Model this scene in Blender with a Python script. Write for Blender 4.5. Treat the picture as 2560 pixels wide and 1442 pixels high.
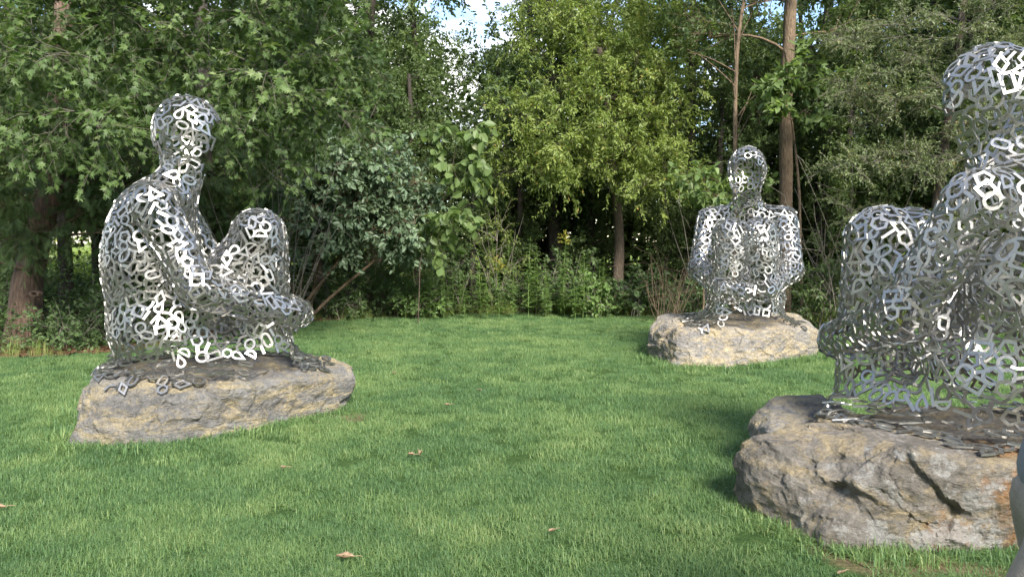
import bpy, bmesh, math
import numpy as np
from mathutils import Vector, Matrix
from mathutils.bvhtree import BVHTree

for o in list(bpy.data.objects):
    bpy.data.objects.remove(o, do_unlink=True)
SC = bpy.context.scene
COL = SC.collection
R = math.radians

# ------------------------------------------------------------------ camera
FPX, CX, CY, HORIZON, CAM_H = 1898.0, 1280.0, 721.0, 600.0, 1.55
cam_data = bpy.data.cameras.new('camera')
cam_data.sensor_width = 36.0
cam_data.lens = 36.0 * FPX / 2560.0
cam_data.clip_start = 0.05
cam_data.clip_end = 1500.0
cam = bpy.data.objects.new('camera', cam_data)
COL.objects.link(cam)
PITCH = math.atan((CY - HORIZON) / FPX)
cam.location = (0, 0, CAM_H)
cam.rotation_euler = (math.pi / 2 - PITCH, 0, 0)
SC.camera = cam

# ------------------------------------------------------------------ sky, sun, exposure
SUN_EL, SUN_AZ = R(38), R(160)      # azimuth clockwise from +Y (behind the viewer)
world = bpy.data.worlds.new('World')
SC.world = world
world.use_nodes = True
nt = world.node_tree
nt.nodes.clear()
w_out = nt.nodes.new('ShaderNodeOutputWorld')
w_bg = nt.nodes.new('ShaderNodeBackground')
w_sky = nt.nodes.new('ShaderNodeTexSky')
w_sky.sky_type = 'NISHITA'
w_sky.sun_disc = False
w_sky.sun_elevation = SUN_EL
w_sky.sun_rotation = SUN_AZ
w_sky.air_density = 1.0
w_sky.dust_density = 0.15
w_sky.ozone_density = 1.6
w_bg.inputs['Strength'].default_value = 0.105
w_tc = nt.nodes.new('ShaderNodeTexCoord')
w_map = nt.nodes.new('ShaderNodeMapping')
w_map.inputs['Scale'].default_value = (1.0, 1.0, 1.9)
w_map.inputs['Location'].default_value = (0.9, 2.3, 0.35)
w_noise = nt.nodes.new('ShaderNodeTexNoise')
w_noise.inputs['Scale'].default_value = 3.1
w_noise.inputs['Detail'].default_value = 7.0
w_noise.inputs['Roughness'].default_value = 0.55
w_ramp = nt.nodes.new('ShaderNodeValToRGB')
w_ramp.color_ramp.elements[0].position = 0.51
w_ramp.color_ramp.elements[1].position = 0.61
w_mix = nt.nodes.new('ShaderNodeMix')
w_mix.data_type = 'RGBA'
w_mix.inputs['B'].default_value = (6.4, 6.35, 6.3, 1)
nt.links.new(w_tc.outputs['Generated'], w_map.inputs['Vector'])
nt.links.new(w_map.outputs['Vector'], w_noise.inputs['Vector'])
nt.links.new(w_noise.outputs['Fac'], w_ramp.inputs['Fac'])
nt.links.new(w_ramp.outputs['Color'], w_mix.inputs['Factor'])
nt.links.new(w_sky.outputs['Color'], w_mix.inputs['A'])
nt.links.new(w_mix.outputs['Result'], w_bg.inputs['Color'])
nt.links.new(w_bg.outputs['Background'], w_out.inputs['Surface'])

sun_data = bpy.data.lights.new('sun', 'SUN')
sun_data.energy = 3.6
sun_data.angle = R(18)
sun_data.color = (1.0, 0.94, 0.84)
sun = bpy.data.objects.new('sun', sun_data)
COL.objects.link(sun)
sdir = Vector((math.sin(SUN_AZ) * math.cos(SUN_EL), math.cos(SUN_AZ) * math.cos(SUN_EL), math.sin(SUN_EL)))
sun.rotation_euler = sdir.to_track_quat('Z', 'Y').to_euler()
sun.location = (0, -10, 20)

vs = SC.view_settings
vs.view_transform = 'Standard'
vs.look = 'None'
vs.gamma = 1.0
vs.exposure = 1.75
vs.use_curve_mapping = False
SC.render.engine = 'CYCLES'
cy = SC.cycles
cy.max_bounces = 6
cy.diffuse_bounces = 3
cy.glossy_bounces = 3
cy.transmission_bounces = 3
cy.transparent_max_bounces = 4
cy.use_denoising = True
cy.caustics_reflective = False
cy.caustics_refractive = False

# ------------------------------------------------------------------ helpers
FWD = np.array([0, math.cos(PITCH), -math.sin(PITCH)])
UPV = np.array([0, math.sin(PITCH), math.cos(PITCH)])
EYE = np.array([0, 0, CAM_H])


def at(px, py, Y):
    """world point on the viewing line of a photograph pixel, Y metres out from the viewer"""
    d = FWD * FPX + np.array([1.0, 0, 0]) * (px - CX) + UPV * (CY - py)
    return EYE + d * (Y / d[1])


def atg(px, py, z=0.0):
    d = FWD * FPX + np.array([1.0, 0, 0]) * (px - CX) + UPV * (CY - py)
    return EYE + d * ((z - CAM_H) / d[2])


def lobe(px, py, Y, rpx, rpy, ry):
    s = Y / FPX
    return (at(px, py, Y), np.array([rpx * s, ry, rpy * s]))


def nrm(a):
    return a / np.maximum(np.linalg.norm(a, axis=-1, keepdims=True), 1e-9)


_rs = np.random.RandomState(11)
_perm = _rs.permutation(256)
_perm = np.concatenate([_perm, _perm, _perm])
_grad = nrm(_rs.normal(size=(256, 3)))


def perlin(P):
    Pi = np.floor(P).astype(int)
    f = P - Pi
    Pi &= 255
    u = f * f * f * (f * (f * 6 - 15) + 10)
    out = np.zeros(len(P))
    for dx in (0, 1):
        wx = u[:, 0] if dx else 1 - u[:, 0]
        for dy in (0, 1):
            wy = u[:, 1] if dy else 1 - u[:, 1]
            for dz in (0, 1):
                wz = u[:, 2] if dz else 1 - u[:, 2]
                h = _perm[_perm[_perm[(Pi[:, 0] + dx) & 255] + ((Pi[:, 1] + dy) & 255)] + ((Pi[:, 2] + dz) & 255)]
                g = _grad[h]
                out += wx * wy * wz * ((f - np.array([dx, dy, dz])) * g).sum(1)
    return out * 1.6


def fbm(P, octaves=4, gain=0.5):
    P = np.asarray(P, float)
    a, s, out = 1.0, 1.0, np.zeros(len(P))
    for i in range(octaves):
        out += a * perlin(P * s + 17.3 * i)
        a *= gain
        s *= 2.03
    return out


def build_mesh(name, V, polys, mats=(), tint=None, smooth=False, midx=None):
    """V (n,3); polys: list of int arrays (m,k)"""
    me = bpy.data.meshes.new(name)
    polys = [np.asarray(p, dtype=np.int32) for p in polys if len(p)]
    me.vertices.add(len(V))
    me.vertices.foreach_set('co', np.asarray(V, dtype=np.float32).ravel())
    nl = sum(p.size for p in polys)
    npoly = sum(len(p) for p in polys)
    me.loops.add(nl)
    me.loops.foreach_set('vertex_index', np.concatenate([p.ravel() for p in polys]))
    me.polygons.add(npoly)
    tot = np.concatenate([np.full(len(p), p.shape[1], np.int32) for p in polys])
    start = np.concatenate([[0], np.cumsum(tot)[:-1]]).astype(np.int32)
    me.polygons.foreach_set('loop_start', start)
    try:
        me.polygons.foreach_set('loop_total', tot)
    except Exception:
        pass
    for m in mats:
        me.materials.append(m)
    if midx is not None:
        me.polygons.foreach_set('material_index', np.asarray(midx, dtype=np.int32))
    me.update(calc_edges=True)
    me.validate()
    me.polygons.foreach_set('use_smooth', np.full(len(me.polygons), bool(smooth)))
    if tint is not None:
        at_ = me.attributes.new('tint', 'FLOAT', 'POINT')
        at_.data.foreach_set('value', np.asarray(tint, dtype=np.float32))
    return me


def link(name, data, parent=None, loc=None):
    o = bpy.data.objects.new(name, data)
    COL.objects.link(o)
    if parent is not None:
        o.parent = parent
    if loc is not None:
        o.location = loc
    return o


def tag(o, label=None, cat=None, group=None, kind=None):
    if label:
        o['label'] = label
    if cat:
        o['category'] = cat
    if group:
        o['group'] = group
    if kind:
        o['kind'] = kind
    return o


def root_of(name, loc, label, cat, group=None):
    return tag(link(name, None, None, tuple(float(v) for v in loc)), label, cat, group)


def tubes(P, Rad, sides):
    """P (m,k,3) polylines, Rad (m,k) -> V, quads"""
    P = np.asarray(P, float)
    m, k, _ = P.shape
    T = np.zeros_like(P)
    T[:, 1:-1] = P[:, 2:] - P[:, :-2]
    T[:, 0] = P[:, 1] - P[:, 0]
    T[:, -1] = P[:, -1] - P[:, -2]
    T = nrm(T)
    D = nrm(P[:, -1] - P[:, 0])
    ref = np.where(np.abs(D[:, 2:3]) > 0.8, np.array([[1.0, 0.13, 0.0]]), np.array([[0.0, 0.1, 1.0]]))
    ref = np.repeat(ref[:, None, :], k, 1)
    A = nrm(np.cross(T, ref))
    B = np.cross(T, A)
    ang = np.arange(sides) * 2 * math.pi / sides
    V = P[:, :, None, :] + Rad[:, :, None, None] * (A[:, :, None, :] * np.cos(ang)[None, None, :, None] + B[:, :, None, :] * np.sin(ang)[None, None, :, None])
    V = V.reshape(-1, 3)
    idx = np.arange(m * k * sides).reshape(m, k, sides)
    a = idx[:, :-1, :]
    b = np.roll(a, -1, axis=2)
    c = idx[:, 1:, :]
    d = np.roll(c, -1, axis=2)
    Q = np.stack([a, b, d, c], -1).reshape(-1, 4)
    return V, Q


def bez(p0, p1, p2, p3, k):
    t = np.linspace(0, 1, k)[:, None]
    return (1 - t) ** 3 * p0 + 3 * (1 - t) ** 2 * t * p1 + 3 * (1 - t) * t * t * p2 + t ** 3 * p3


# ------------------------------------------------------------------ materials
def new_mat(name):
    m = bpy.data.materials.new(name)
    m.use_nodes = True
    n = m.node_tree
    n.nodes.clear()
    out = n.nodes.new('ShaderNodeOutputMaterial')
    return m, n, out


def N(n, t, **kw):
    x = n.nodes.new(t)
    for k, v in kw.items():
        if k in x.inputs:
            x.inputs[k].default_value = v
        else:
            setattr(x, k, v)
    return x


def ramp(n, stops, fac=None):
    r = n.nodes.new('ShaderNodeValToRGB')
    e = r.color_ramp.elements
    while len(e) > 1:
        e.remove(e[0])
    for i, (p, c) in enumerate(stops):
        if i == 0:
            e[0].position = p
            el = e[0]
        else:
            el = e.new(p)
        el.color = (c[0], c[1], c[2], 1) if hasattr(c, '__len__') else (c, c, c, 1)
    if fac is not None:
        n.links.new(fac, r.inputs['Fac'])
    return r


def leaf_mat(name, stops, trans=0.35, rough=0.45, tcol=1.7, instancer=False, spec=0.35):
    m, n, out = new_mat(name)
    a = N(n, 'ShaderNodeAttribute', attribute_name='tint')
    fac = a.outputs['Fac']
    if instancer:
        a.attribute_type = 'INSTANCER'
        a2 = N(n, 'ShaderNodeAttribute', attribute_name='tint')
        ml = N(n, 'ShaderNodeMath', operation='MULTIPLY_ADD')
        ml.inputs[1].default_value = 0.8
        n.links.new(a2.outputs['Fac'], ml.inputs[0])
        n.links.new(a.outputs['Fac'], ml.inputs[2])
        fac = ml.outputs[0]
    r = ramp(n, stops, fac)
    p = N(n, 'ShaderNodeBsdfPrincipled', Roughness=rough)
    p.inputs['Specular IOR Level'].default_value = spec
    n.links.new(r.outputs['Color'], p.inputs['Base Color'])
    t = N(n, 'ShaderNodeBsdfTranslucent')
    mul = N(n, 'ShaderNodeMix', data_type='RGBA', blend_type='MULTIPLY')
    mul.inputs['Factor'].default_value = 1.0
    mul.inputs['B'].default_value = (tcol * 1.0, tcol * 1.02, tcol * 0.62, 1)
    n.links.new(r.outputs['Color'], mul.inputs['A'])
    n.links.new(mul.outputs['Result'], t.inputs['Color'])
    mx = N(n, 'ShaderNodeMixShader', Fac=trans)
    n.links.new(p.outputs['BSDF'], mx.inputs[1])
    n.links.new(t.outputs['BSDF'], mx.inputs[2])
    n.links.new(mx.outputs['Shader'], out.inputs['Surface'])
    return m


def bark_mat(name, c1, c2, c3, scale=9.0, stretch=0.16, bump=0.9):
    m, n, out = new_mat(name)
    tc = N(n, 'ShaderNodeTexCoord')
    mp = N(n, 'ShaderNodeMapping')
    mp.inputs['Scale'].default_value = (1, 1, stretch)
    n.links.new(tc.outputs['Object'], mp.inputs['Vector'])
    no = N(n, 'ShaderNodeTexNoise', Scale=scale * 3.2, Detail=8.0, Roughness=0.65, Distortion=0.8)
    n.links.new(mp.outputs['Vector'], no.inputs['Vector'])
    vo = N(n, 'ShaderNodeTexVoronoi', feature='DISTANCE_TO_EDGE', Scale=scale * 2.2)
    n.links.new(mp.outputs['Vector'], vo.inputs['Vector'])
    r = ramp(n, [(0.25, c1), (0.5, c2), (0.75, c3)], no.outputs['Fac'])
    no2 = N(n, 'ShaderNodeTexNoise', Scale=2.2, Detail=4.0)
    n.links.new(tc.outputs['Object'], no2.inputs['Vector'])
    mx = N(n, 'ShaderNodeMix', data_type='RGBA', blend_type='MULTIPLY')
    mx.inputs['Factor'].default_value = 0.6
    r2 = ramp(n, [(0.3, (0.55, 0.55, 0.5)), (0.65, (1.15, 1.12, 1.1))], no2.outputs['Fac'])
    n.links.new(r.outputs['Color'], mx.inputs['A'])
    n.links.new(r2.outputs['Color'], mx.inputs['B'])
    p = N(n, 'ShaderNodeBsdfPrincipled', Roughness=0.9)
    n.links.new(mx.outputs['Result'], p.inputs['Base Color'])
    ad = N(n, 'ShaderNodeMath', operation='ADD')
    mu = N(n, 'ShaderNodeMath', operation='MULTIPLY')
    mu.inputs[1].default_value = 0.6
    n.links.new(vo.outputs['Distance'], mu.inputs[0])
    n.links.new(mu.outputs[0], ad.inputs[0])
    n.links.new(no.outputs['Fac'], ad.inputs[1])
    b = N(n, 'ShaderNodeBump', Strength=bump, Distance=0.05)
    n.links.new(ad.outputs[0], b.inputs['Height'])
    n.links.new(b.outputs['Normal'], p.inputs['Normal'])
    n.links.new(p.outputs['BSDF'], out.inputs['Surface'])
    return m


def rock_mat(name, grey_d, grey_l, ochre, ochre_amt, lichen_amt, rust_amt, seed, rust_at=None, lichen_at=None):
    m, n, out = new_mat(name)
    tc = N(n, 'ShaderNodeTexCoord')
    mp = N(n, 'ShaderNodeMapping')
    mp.inputs['Location'].default_value = (seed, seed * 1.7, seed * 0.6)
    n.links.new(tc.outputs['Object'], mp.inputs['Vector'])
    vec = mp.outputs['Vector']
    big = N(n, 'ShaderNodeTexNoise', Scale=2.6, Detail=9.0, Roughness=0.68, Distortion=0.6)
    n.links.new(vec, big.inputs['Vector'])
    base = ramp(n, [(0.3, grey_d), (0.52, [(a + b) / 2 for a, b in zip(grey_d, grey_l)]), (0.72, grey_l)], big.outputs['Fac'])
    mp2 = N(n, 'ShaderNodeMapping')
    mp2.inputs['Location'].default_value = (seed + 3.1, seed, 7)
    mp2.inputs['Rotation'].default_value = (0.25, 0.12, 0.3)
    mp2.inputs['Scale'].default_value = (1.0, 1.0, 2.4)
    n.links.new(tc.outputs['Object'], mp2.inputs['Vector'])
    oc = N(n, 'ShaderNodeTexNoise', Scale=3.4, Detail=12.0, Roughness=0.78, Distortion=0.7)
    n.links.new(mp2.outputs['Vector'], oc.inputs['Vector'])
    ocm = ramp(n, [(0.58 - ochre_amt, 0.0), (0.72 - ochre_amt, 0.8)], oc.outputs['Fac'])
    mx1 = N(n, 'ShaderNodeMix', data_type='RGBA')
    n.links.new(ocm.outputs['Color'], mx1.inputs['Factor'])
    n.links.new(base.outputs['Color'], mx1.inputs['A'])
    mx1.inputs['B'].default_value = (*ochre, 1)
    # rusty stain with its own patch
    ru = N(n, 'ShaderNodeTexNoise', Scale=1.5, Detail=7.0, Roughness=0.62, Distortion=0.4)
    mp3 = N(n, 'ShaderNodeMapping')
    mp3.inputs['Location'].default_value = (seed * 2.3 + 1.0, 4.0, seed)
    n.links.new(tc.outputs['Object'], mp3.inputs['Vector'])
    n.links.new(mp3.outputs['Vector'], ru.inputs['Vector'])
    def near(src, place, rad, amt):
        if place is None:
            return src
        dn = N(n, 'ShaderNodeVectorMath', operation='DISTANCE')
        dn.inputs[1].default_value = place
        n.links.new(tc.outputs['Object'], dn.inputs[0])
        mr = N(n, 'ShaderNodeMapRange')
        mr.inputs['From Min'].default_value = 0.0
        mr.inputs['From Max'].default_value = rad
        mr.inputs['To Min'].default_value = amt
        mr.inputs['To Max'].default_value = -amt
        n.links.new(dn.outputs['Value'], mr.inputs['Value'])
        ad_ = N(n, 'ShaderNodeMath', operation='ADD')
        n.links.new(src, ad_.inputs[0])
        n.links.new(mr.outputs[0], ad_.inputs[1])
        return ad_.outputs[0]

    rum = ramp(n, [(0.70 - rust_amt, 0.0), (0.78 - rust_amt, 0.75)], near(ru.outputs['Fac'], rust_at, 0.75, 0.16))
    mx2 = N(n, 'ShaderNodeMix', data_type='RGBA')
    n.links.new(rum.outputs['Color'], mx2.inputs['Factor'])
    n.links.new(mx1.outputs['Result'], mx2.inputs['A'])
    mx2.inputs['B'].default_value = (0.30, 0.15, 0.055, 1)
    # pale lichen blotches
    li = N(n, 'ShaderNodeTexNoise', Scale=7.5, Detail=9.0, Roughness=0.72)
    n.links.new(vec, li.inputs['Vector'])
    lim = ramp(n, [(0.66 - lichen_amt, 0.0), (0.72 - lichen_amt, 0.75)], near(li.outputs['Fac'], lichen_at, 1.0, 0.10))
    mx3 = N(n, 'ShaderNodeMix', data_type='RGBA')
    n.links.new(lim.outputs['Color'], mx3.inputs['Factor'])
    n.links.new(mx2.outputs['Result'], mx3.inputs['A'])
    mx3.inputs['B'].default_value = (0.40, 0.39, 0.37, 1)
    # fine grain
    fi = N(n, 'ShaderNodeTexNoise', Scale=42.0, Detail=6.0, Roughness=0.7)
    n.links.new(vec, fi.inputs['Vector'])
    fr = ramp(n, [(0.28, 0.55), (0.5, 1.0), (0.72, 1.25)], fi.outputs['Fac'])
    mx4 = N(n, 'ShaderNodeMix', data_type='RGBA', blend_type='MULTIPLY')
    mx4.inputs['Factor'].default_value = 0.85
    n.links.new(mx3.outputs['Result'], mx4.inputs['A'])
    n.links.new(fr.outputs['Color'], mx4.inputs['B'])
    p = N(n, 'ShaderNodeBsdfPrincipled', Roughness=0.88)
    p.inputs['Specular IOR Level'].default_value = 0.25
    n.links.new(mx4.outputs['Result'], p.inputs['Base Color'])
    # relief: layered noise + thin crack lines
    me = N(n, 'ShaderNodeTexNoise', Scale=11.0, Detail=10.0, Roughness=0.7, Distortion=0.5)
    n.links.new(mp2.outputs['Vector'], me.inputs['Vector'])
    b1 = N(n, 'ShaderNodeBump', Strength=1.0, Distance=0.09)
    n.links.new(me.outputs['Fac'], b1.inputs['Height'])
    b2 = N(n, 'ShaderNodeBump', Strength=0.7, Distance=0.012)
    n.links.new(fi.outputs['Fac'], b2.inputs['Height'])
    n.links.new(b1.outputs['Normal'], b2.inputs['Normal'])
    n.links.new(b2.outputs['Normal'], p.inputs['Normal'])
    n.links.new(p.outputs['BSDF'], out.inputs['Surface'])
    return m


def plain_mat(name, col, rough=0.7, metal=0.0, spec=0.3, var=0.0, vscale=20.0, bump=0.0):
    m, n, out = new_mat(name)
    p = N(n, 'ShaderNodeBsdfPrincipled', Roughness=rough, Metallic=metal)
    p.inputs['Specular IOR Level'].default_value = spec
    tc = N(n, 'ShaderNodeTexCoord')
    no = N(n, 'ShaderNodeTexNoise', Scale=vscale, Detail=6.0, Roughness=0.65)
    n.links.new(tc.outputs['Object'], no.inputs['Vector'])
    r = ramp(n, [(0.3, [c * (1 - var) for c in col]), (0.7, [c * (1 + var) for c in col])], no.outputs['Fac'])
    n.links.new(r.outputs['Color'], p.inputs['Base Color'])
    if bump:
        b = N(n, 'ShaderNodeBump', Strength=bump, Distance=0.01)
        n.links.new(no.outputs['Fac'], b.inputs['Height'])
        n.links.new(b.outputs['Normal'], p.inputs['Normal'])
    n.links.new(p.outputs['BSDF'], out.inputs['Surface'])
    return m


def steel_mat():
    m, n, out = new_mat('brushed_steel')
    tc = N(n, 'ShaderNodeTexCoord')
    oi = N(n, 'ShaderNodeObjectInfo')
    mp = N(n, 'ShaderNodeMapping')
    mp.inputs['Scale'].default_value = (1, 14, 1)
    n.links.new(tc.outputs['Object'], mp.inputs['Vector'])
    no = N(n, 'ShaderNodeTexNoise', Scale=40.0, Detail=4.0)
    n.links.new(mp.outputs['Vector'], no.inputs['Vector'])
    r = ramp(n, [(0.3, 0.32), (0.7, 0.46)], no.outputs['Fac'])
    c = ramp(n, [(0.3, (0.31, 0.30, 0.285)), (0.7, (0.46, 0.45, 0.43))], no.outputs['Fac'])
    p = N(n, 'ShaderNodeBsdfPrincipled', Metallic=1.0)
    n.links.new(r.outputs['Color'], p.inputs['Roughness'])
    n.links.new(c.outputs['Color'], p.inputs['Base Color'])
    b = N(n, 'ShaderNodeBump', Strength=0.12, Distance=0.004)
    n.links.new(no.outputs['Fac'], b.inputs['Height'])
    n.links.new(b.outputs['Normal'], p.inputs['Normal'])
    n.links.new(p.outputs['BSDF'], out.inputs['Surface'])
    return m


def ground_mat(name, stops, scale, bump, soil=()):
    m, n, out = new_mat(name)
    tc = N(n, 'ShaderNodeTexCoord')
    no = N(n, 'ShaderNodeTexNoise', Scale=scale, Detail=10.0, Roughness=0.72)
    n.links.new(tc.outputs['Object'], no.inputs['Vector'])
    r = ramp(n, stops, no.outputs['Fac'])
    p = N(n, 'ShaderNodeBsdfPrincipled', Roughness=0.95)
    p.inputs['Specular IOR Level'].default_value = 0.1
    col = r.outputs['Color']
    for place, rad in soil:
        dn = N(n, 'ShaderNodeVectorMath', operation='DISTANCE')
        dn.inputs[1].default_value = place
        n.links.new(tc.outputs['Object'], dn.inputs[0])
        sm = N(n, 'ShaderNodeMath', operation='MULTIPLY_ADD')
        sm.inputs[1].default_value = -0.5 * rad
        n.links.new(no.outputs['Fac'], sm.inputs[0])
        n.links.new(dn.outputs['Value'], sm.inputs[2])
        k = ramp(n, [(rad * 0.55, 0.9), (rad * 0.95, 0.0)], sm.outputs[0])
        mx = N(n, 'ShaderNodeMix', data_type='RGBA')
        n.links.new(k.outputs['Color'], mx.inputs['Factor'])
        n.links.new(col, mx.inputs['A'])
        mx.inputs['B'].default_value = (0.16, 0.115, 0.07, 1)
        col = mx.outputs['Result']
    n.links.new(col, p.inputs['Base Color'])
    no2 = N(n, 'ShaderNodeTexNoise', Scale=scale * 6, Detail=6.0)
    n.links.new(tc.outputs['Object'], no2.inputs['Vector'])
    b = N(n, 'ShaderNodeBump', Strength=bump, Distance=0.04)
    n.links.new(no2.outputs['Fac'], b.inputs['Height'])
    n.links.new(b.outputs['Normal'], p.inputs['Normal'])
    n.links.new(p.outputs['BSDF'], out.inputs['Surface'])
    return m


M = {}
M['steel'] = steel_mat()
M['rock_a'] = rock_mat('limestone_grey_ochre', (0.13, 0.125, 0.12), (0.30, 0.29, 0.28), (0.44, 0.355, 0.20), 0.12, 0.02, -0.02, 1.3)
M['rock_b'] = rock_mat('limestone_pale', (0.19, 0.175, 0.16), (0.34, 0.325, 0.31), (0.50, 0.40, 0.24), 0.14, 0.03, -0.05, 5.7)
M['rock_c'] = rock_mat('limestone_dark_rusty', (0.14, 0.125, 0.105), (0.34, 0.31, 0.275), (0.46, 0.36, 0.20), 0.10, 0.12, 0.17, 9.1, (2.45, 3.65, 0.26), (2.15, 3.65, 0.05))
M['bark_cedar'] = bark_mat('cedar_bark', (0.045, 0.026, 0.017), (0.13, 0.085, 0.06), (0.24, 0.17, 0.13), 9.0, 0.10, 1.0)
M['bark_grey'] = bark_mat('grey_brown_bark', (0.035, 0.027, 0.02), (0.09, 0.068, 0.048), (0.16, 0.125, 0.09), 10.0, 0.22)
M['bark_tan'] = bark_mat('warm_brown_bark', (0.06, 0.04, 0.025), (0.15, 0.105, 0.065), (0.24, 0.18, 0.12), 9.0, 0.22)
M['bark_dark'] = bark_mat('dark_bark', (0.018, 0.014, 0.011), (0.045, 0.036, 0.028), (0.085, 0.07, 0.055), 10.0, 0.22)
M['twig'] = bark_mat('grey_twig_bark', (0.08, 0.07, 0.055), (0.17, 0.15, 0.125), (0.27, 0.24, 0.21), 14.0, 0.5, 0.4)
M['lf_maple'] = leaf_mat('maple_leaf', [(0.0, (0.05, 0.085, 0.030)), (0.45, (0.085, 0.135, 0.045)), (0.8, (0.12, 0.18, 0.058)), (1.0, (0.19, 0.24, 0.10))], 0.38, 0.5)
M['lf_cedar'] = leaf_mat('cedar_spray', [(0.0, (0.032, 0.058, 0.02)), (0.6, (0.065, 0.11, 0.032)), (1.0, (0.10, 0.15, 0.042))], 0.25, 0.6)
M['lf_viburnum'] = leaf_mat('viburnum_leaf', [(0.0, (0.06, 0.095, 0.055)), (0.5, (0.105, 0.155, 0.09)), (0.9, (0.15, 0.205, 0.12)), (1.0, (0.18, 0.26, 0.09))], 0.25, 0.5, spec=0.35)
M['lf_broad'] = leaf_mat('broad_leaf', [(0.0, (0.09, 0.14, 0.045)), (0.6, (0.14, 0.20, 0.07)), (0.92, (0.18, 0.25, 0.09)), (1.0, (0.36, 0.40, 0.24))], 0.42, 0.5)
M['lf_pear'] = leaf_mat('pear_leaf', [(0.0, (0.085, 0.125, 0.034)), (0.4, (0.15, 0.20, 0.050)), (0.75, (0.21, 0.26, 0.066)), (0.96, (0.27, 0.31, 0.085)), (1.0, (0.42, 0.31, 0.10))], 0.4, 0.45)
M['lf_wood'] = leaf_mat('woodland_leaf', [(0.0, (0.045, 0.072, 0.026)), (0.5, (0.08, 0.12, 0.040)), (0.85, (0.115, 0.16, 0.05)), (1.0, (0.16, 0.20, 0.06))], 0.36, 0.5)
M['lf_haw'] = leaf_mat('hawthorn_leaf', [(0.0, (0.065, 0.09, 0.036)), (0.5, (0.115, 0.145, 0.06)), (0.85, (0.165, 0.195, 0.085)), (0.97, (0.24, 0.25, 0.10)), (1.0, (0.36, 0.24, 0.09))], 0.33, 0.45)
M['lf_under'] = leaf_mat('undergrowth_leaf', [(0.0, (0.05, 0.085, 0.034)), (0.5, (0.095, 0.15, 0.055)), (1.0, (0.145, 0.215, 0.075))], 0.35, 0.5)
M['lf_gold'] = leaf_mat('goldenrod_leaf', [(0.0, (0.085, 0.145, 0.045)), (0.6, (0.135, 0.215, 0.065)), (1.0, (0.20, 0.28, 0.09))], 0.38, 0.5)
M['lf_flower'] = leaf_mat('goldenrod_flower', [(0.0, (0.18, 0.19, 0.03)), (1.0, (0.34, 0.30, 0.05))], 0.3, 0.6)
M['grass'] = leaf_mat('lawn_blade', [(0.0, (0.072, 0.142, 0.060)), (0.35, (0.112, 0.196, 0.080)), (0.65, (0.163, 0.255, 0.090)), (1.0, (0.265, 0.325, 0.14))], 0.35, 0.45, instancer=True, spec=0.3)
M['tall_grass'] = leaf_mat('rough_grass_blade', [(0.0, (0.14, 0.20, 0.05)), (0.6, (0.22, 0.27, 0.08)), (1.0, (0.34, 0.32, 0.14))], 0.4, 0.6, instancer=True)
M['lawn'] = ground_mat('lawn_thatch', [(0.3, (0.022, 0.045, 0.014)), (0.55, (0.04, 0.075, 0.02)), (0.75, (0.075, 0.085, 0.03))], 9.0, 0.5, [((1.85, 3.72, 0.0), 0.34), ((2.2, 3.68, 0.0), 0.30), ((-1.53, 6.6, 0.0), 0.26)])
M['floor'] = ground_mat('woodland_litter', [(0.3, (0.02, 0.015, 0.01)), (0.5, (0.05, 0.036, 0.022)), (0.7, (0.095, 0.07, 0.045))], 6.0, 0.8)
M['meadow'] = ground_mat('sunny_meadow', [(0.3, (0.10, 0.16, 0.03)), (0.6, (0.17, 0.22, 0.04)), (0.8, (0.24, 0.26, 0.06))], 1.5, 0.5)
M['deadleaf'] = plain_mat('dry_leaf', (0.27, 0.19, 0.12), 0.8, var=0.35, vscale=30, bump=0.3)
M['straw'] = plain_mat('dry_litter', (0.16, 0.09, 0.05), 0.9, var=0.4, vscale=8)
M['skin'] = plain_mat('skin', (0.42, 0.22, 0.15), 0.5, var=0.06)
M['trousers'] = plain_mat('khaki_cotton', (0.24, 0.21, 0.175), 0.9, var=0.12, vscale=22, bump=1.0)
M['shirt'] = plain_mat('blue_grey_cotton', (0.17, 0.18, 0.20), 0.9, var=0.1, vscale=60, bump=0.3)
M['shoe'] = plain_mat('dark_shoe', (0.04, 0.035, 0.03), 0.6, var=0.2)
M['hair'] = plain_mat('brown_hair', (0.035, 0.022, 0.014), 0.6, var=0.3, vscale=60, bump=0.5)

# ------------------------------------------------------------------ ground
def sheet(name, pts, z, mat):
    bm = bmesh.new()
    bm.faces.new([bm.verts.new((x, y, z)) for x, y in pts])
    bmesh.ops.triangulate(bm, faces=bm.faces[:])
    me = bpy.data.meshes.new(name)
    bm.to_mesh(me)
    bm.free()
    me.materials.append(mat)
    for p in me.polygons:
        if p.normal.z < 0:
            p.flip()
    return tag(link(name, me), kind='structure')


sheet('ground', [(-300, -300), (300, -300), (300, 300), (-300, 300)], 0.0, M['floor'])
EDGE_PX = [(-700, 925), (-300, 905), (0, 897), (180, 890), (330, 878), (480, 850), (620, 822), (760, 806), (900, 798), (1060, 792), (1200, 787), (1350, 785), (1500, 787),
           (1650, 792), (1850, 800), (2050, 815), (2300, 824), (2560, 832), (2900, 842), (3300, 850)]
EDGE = np.array([atg(px, py)[:2] for px, py in EDGE_PX])


def edge_y(x):
    return np.interp(x, EDGE[:, 0], EDGE[:, 1])


lx = np.linspace(EDGE[0, 0], EDGE[-1, 0], 90)
ly = edge_y(lx) + 0.12 * perlin(np.stack([lx * 1.3, lx * 0, lx * 0], 1)) + 0.05 * perlin(np.stack([lx * 5, lx * 0 + 4, lx * 0], 1))
sheet('lawn', [(-14, -8), (16, -8)] + list(zip(lx[::-1], ly[::-1])), 0.006, M['lawn'])
sheet('meadow', [(-120, 28), (120, 28), (120, 250), (-120, 250)], 0.005, M['meadow'])


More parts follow.
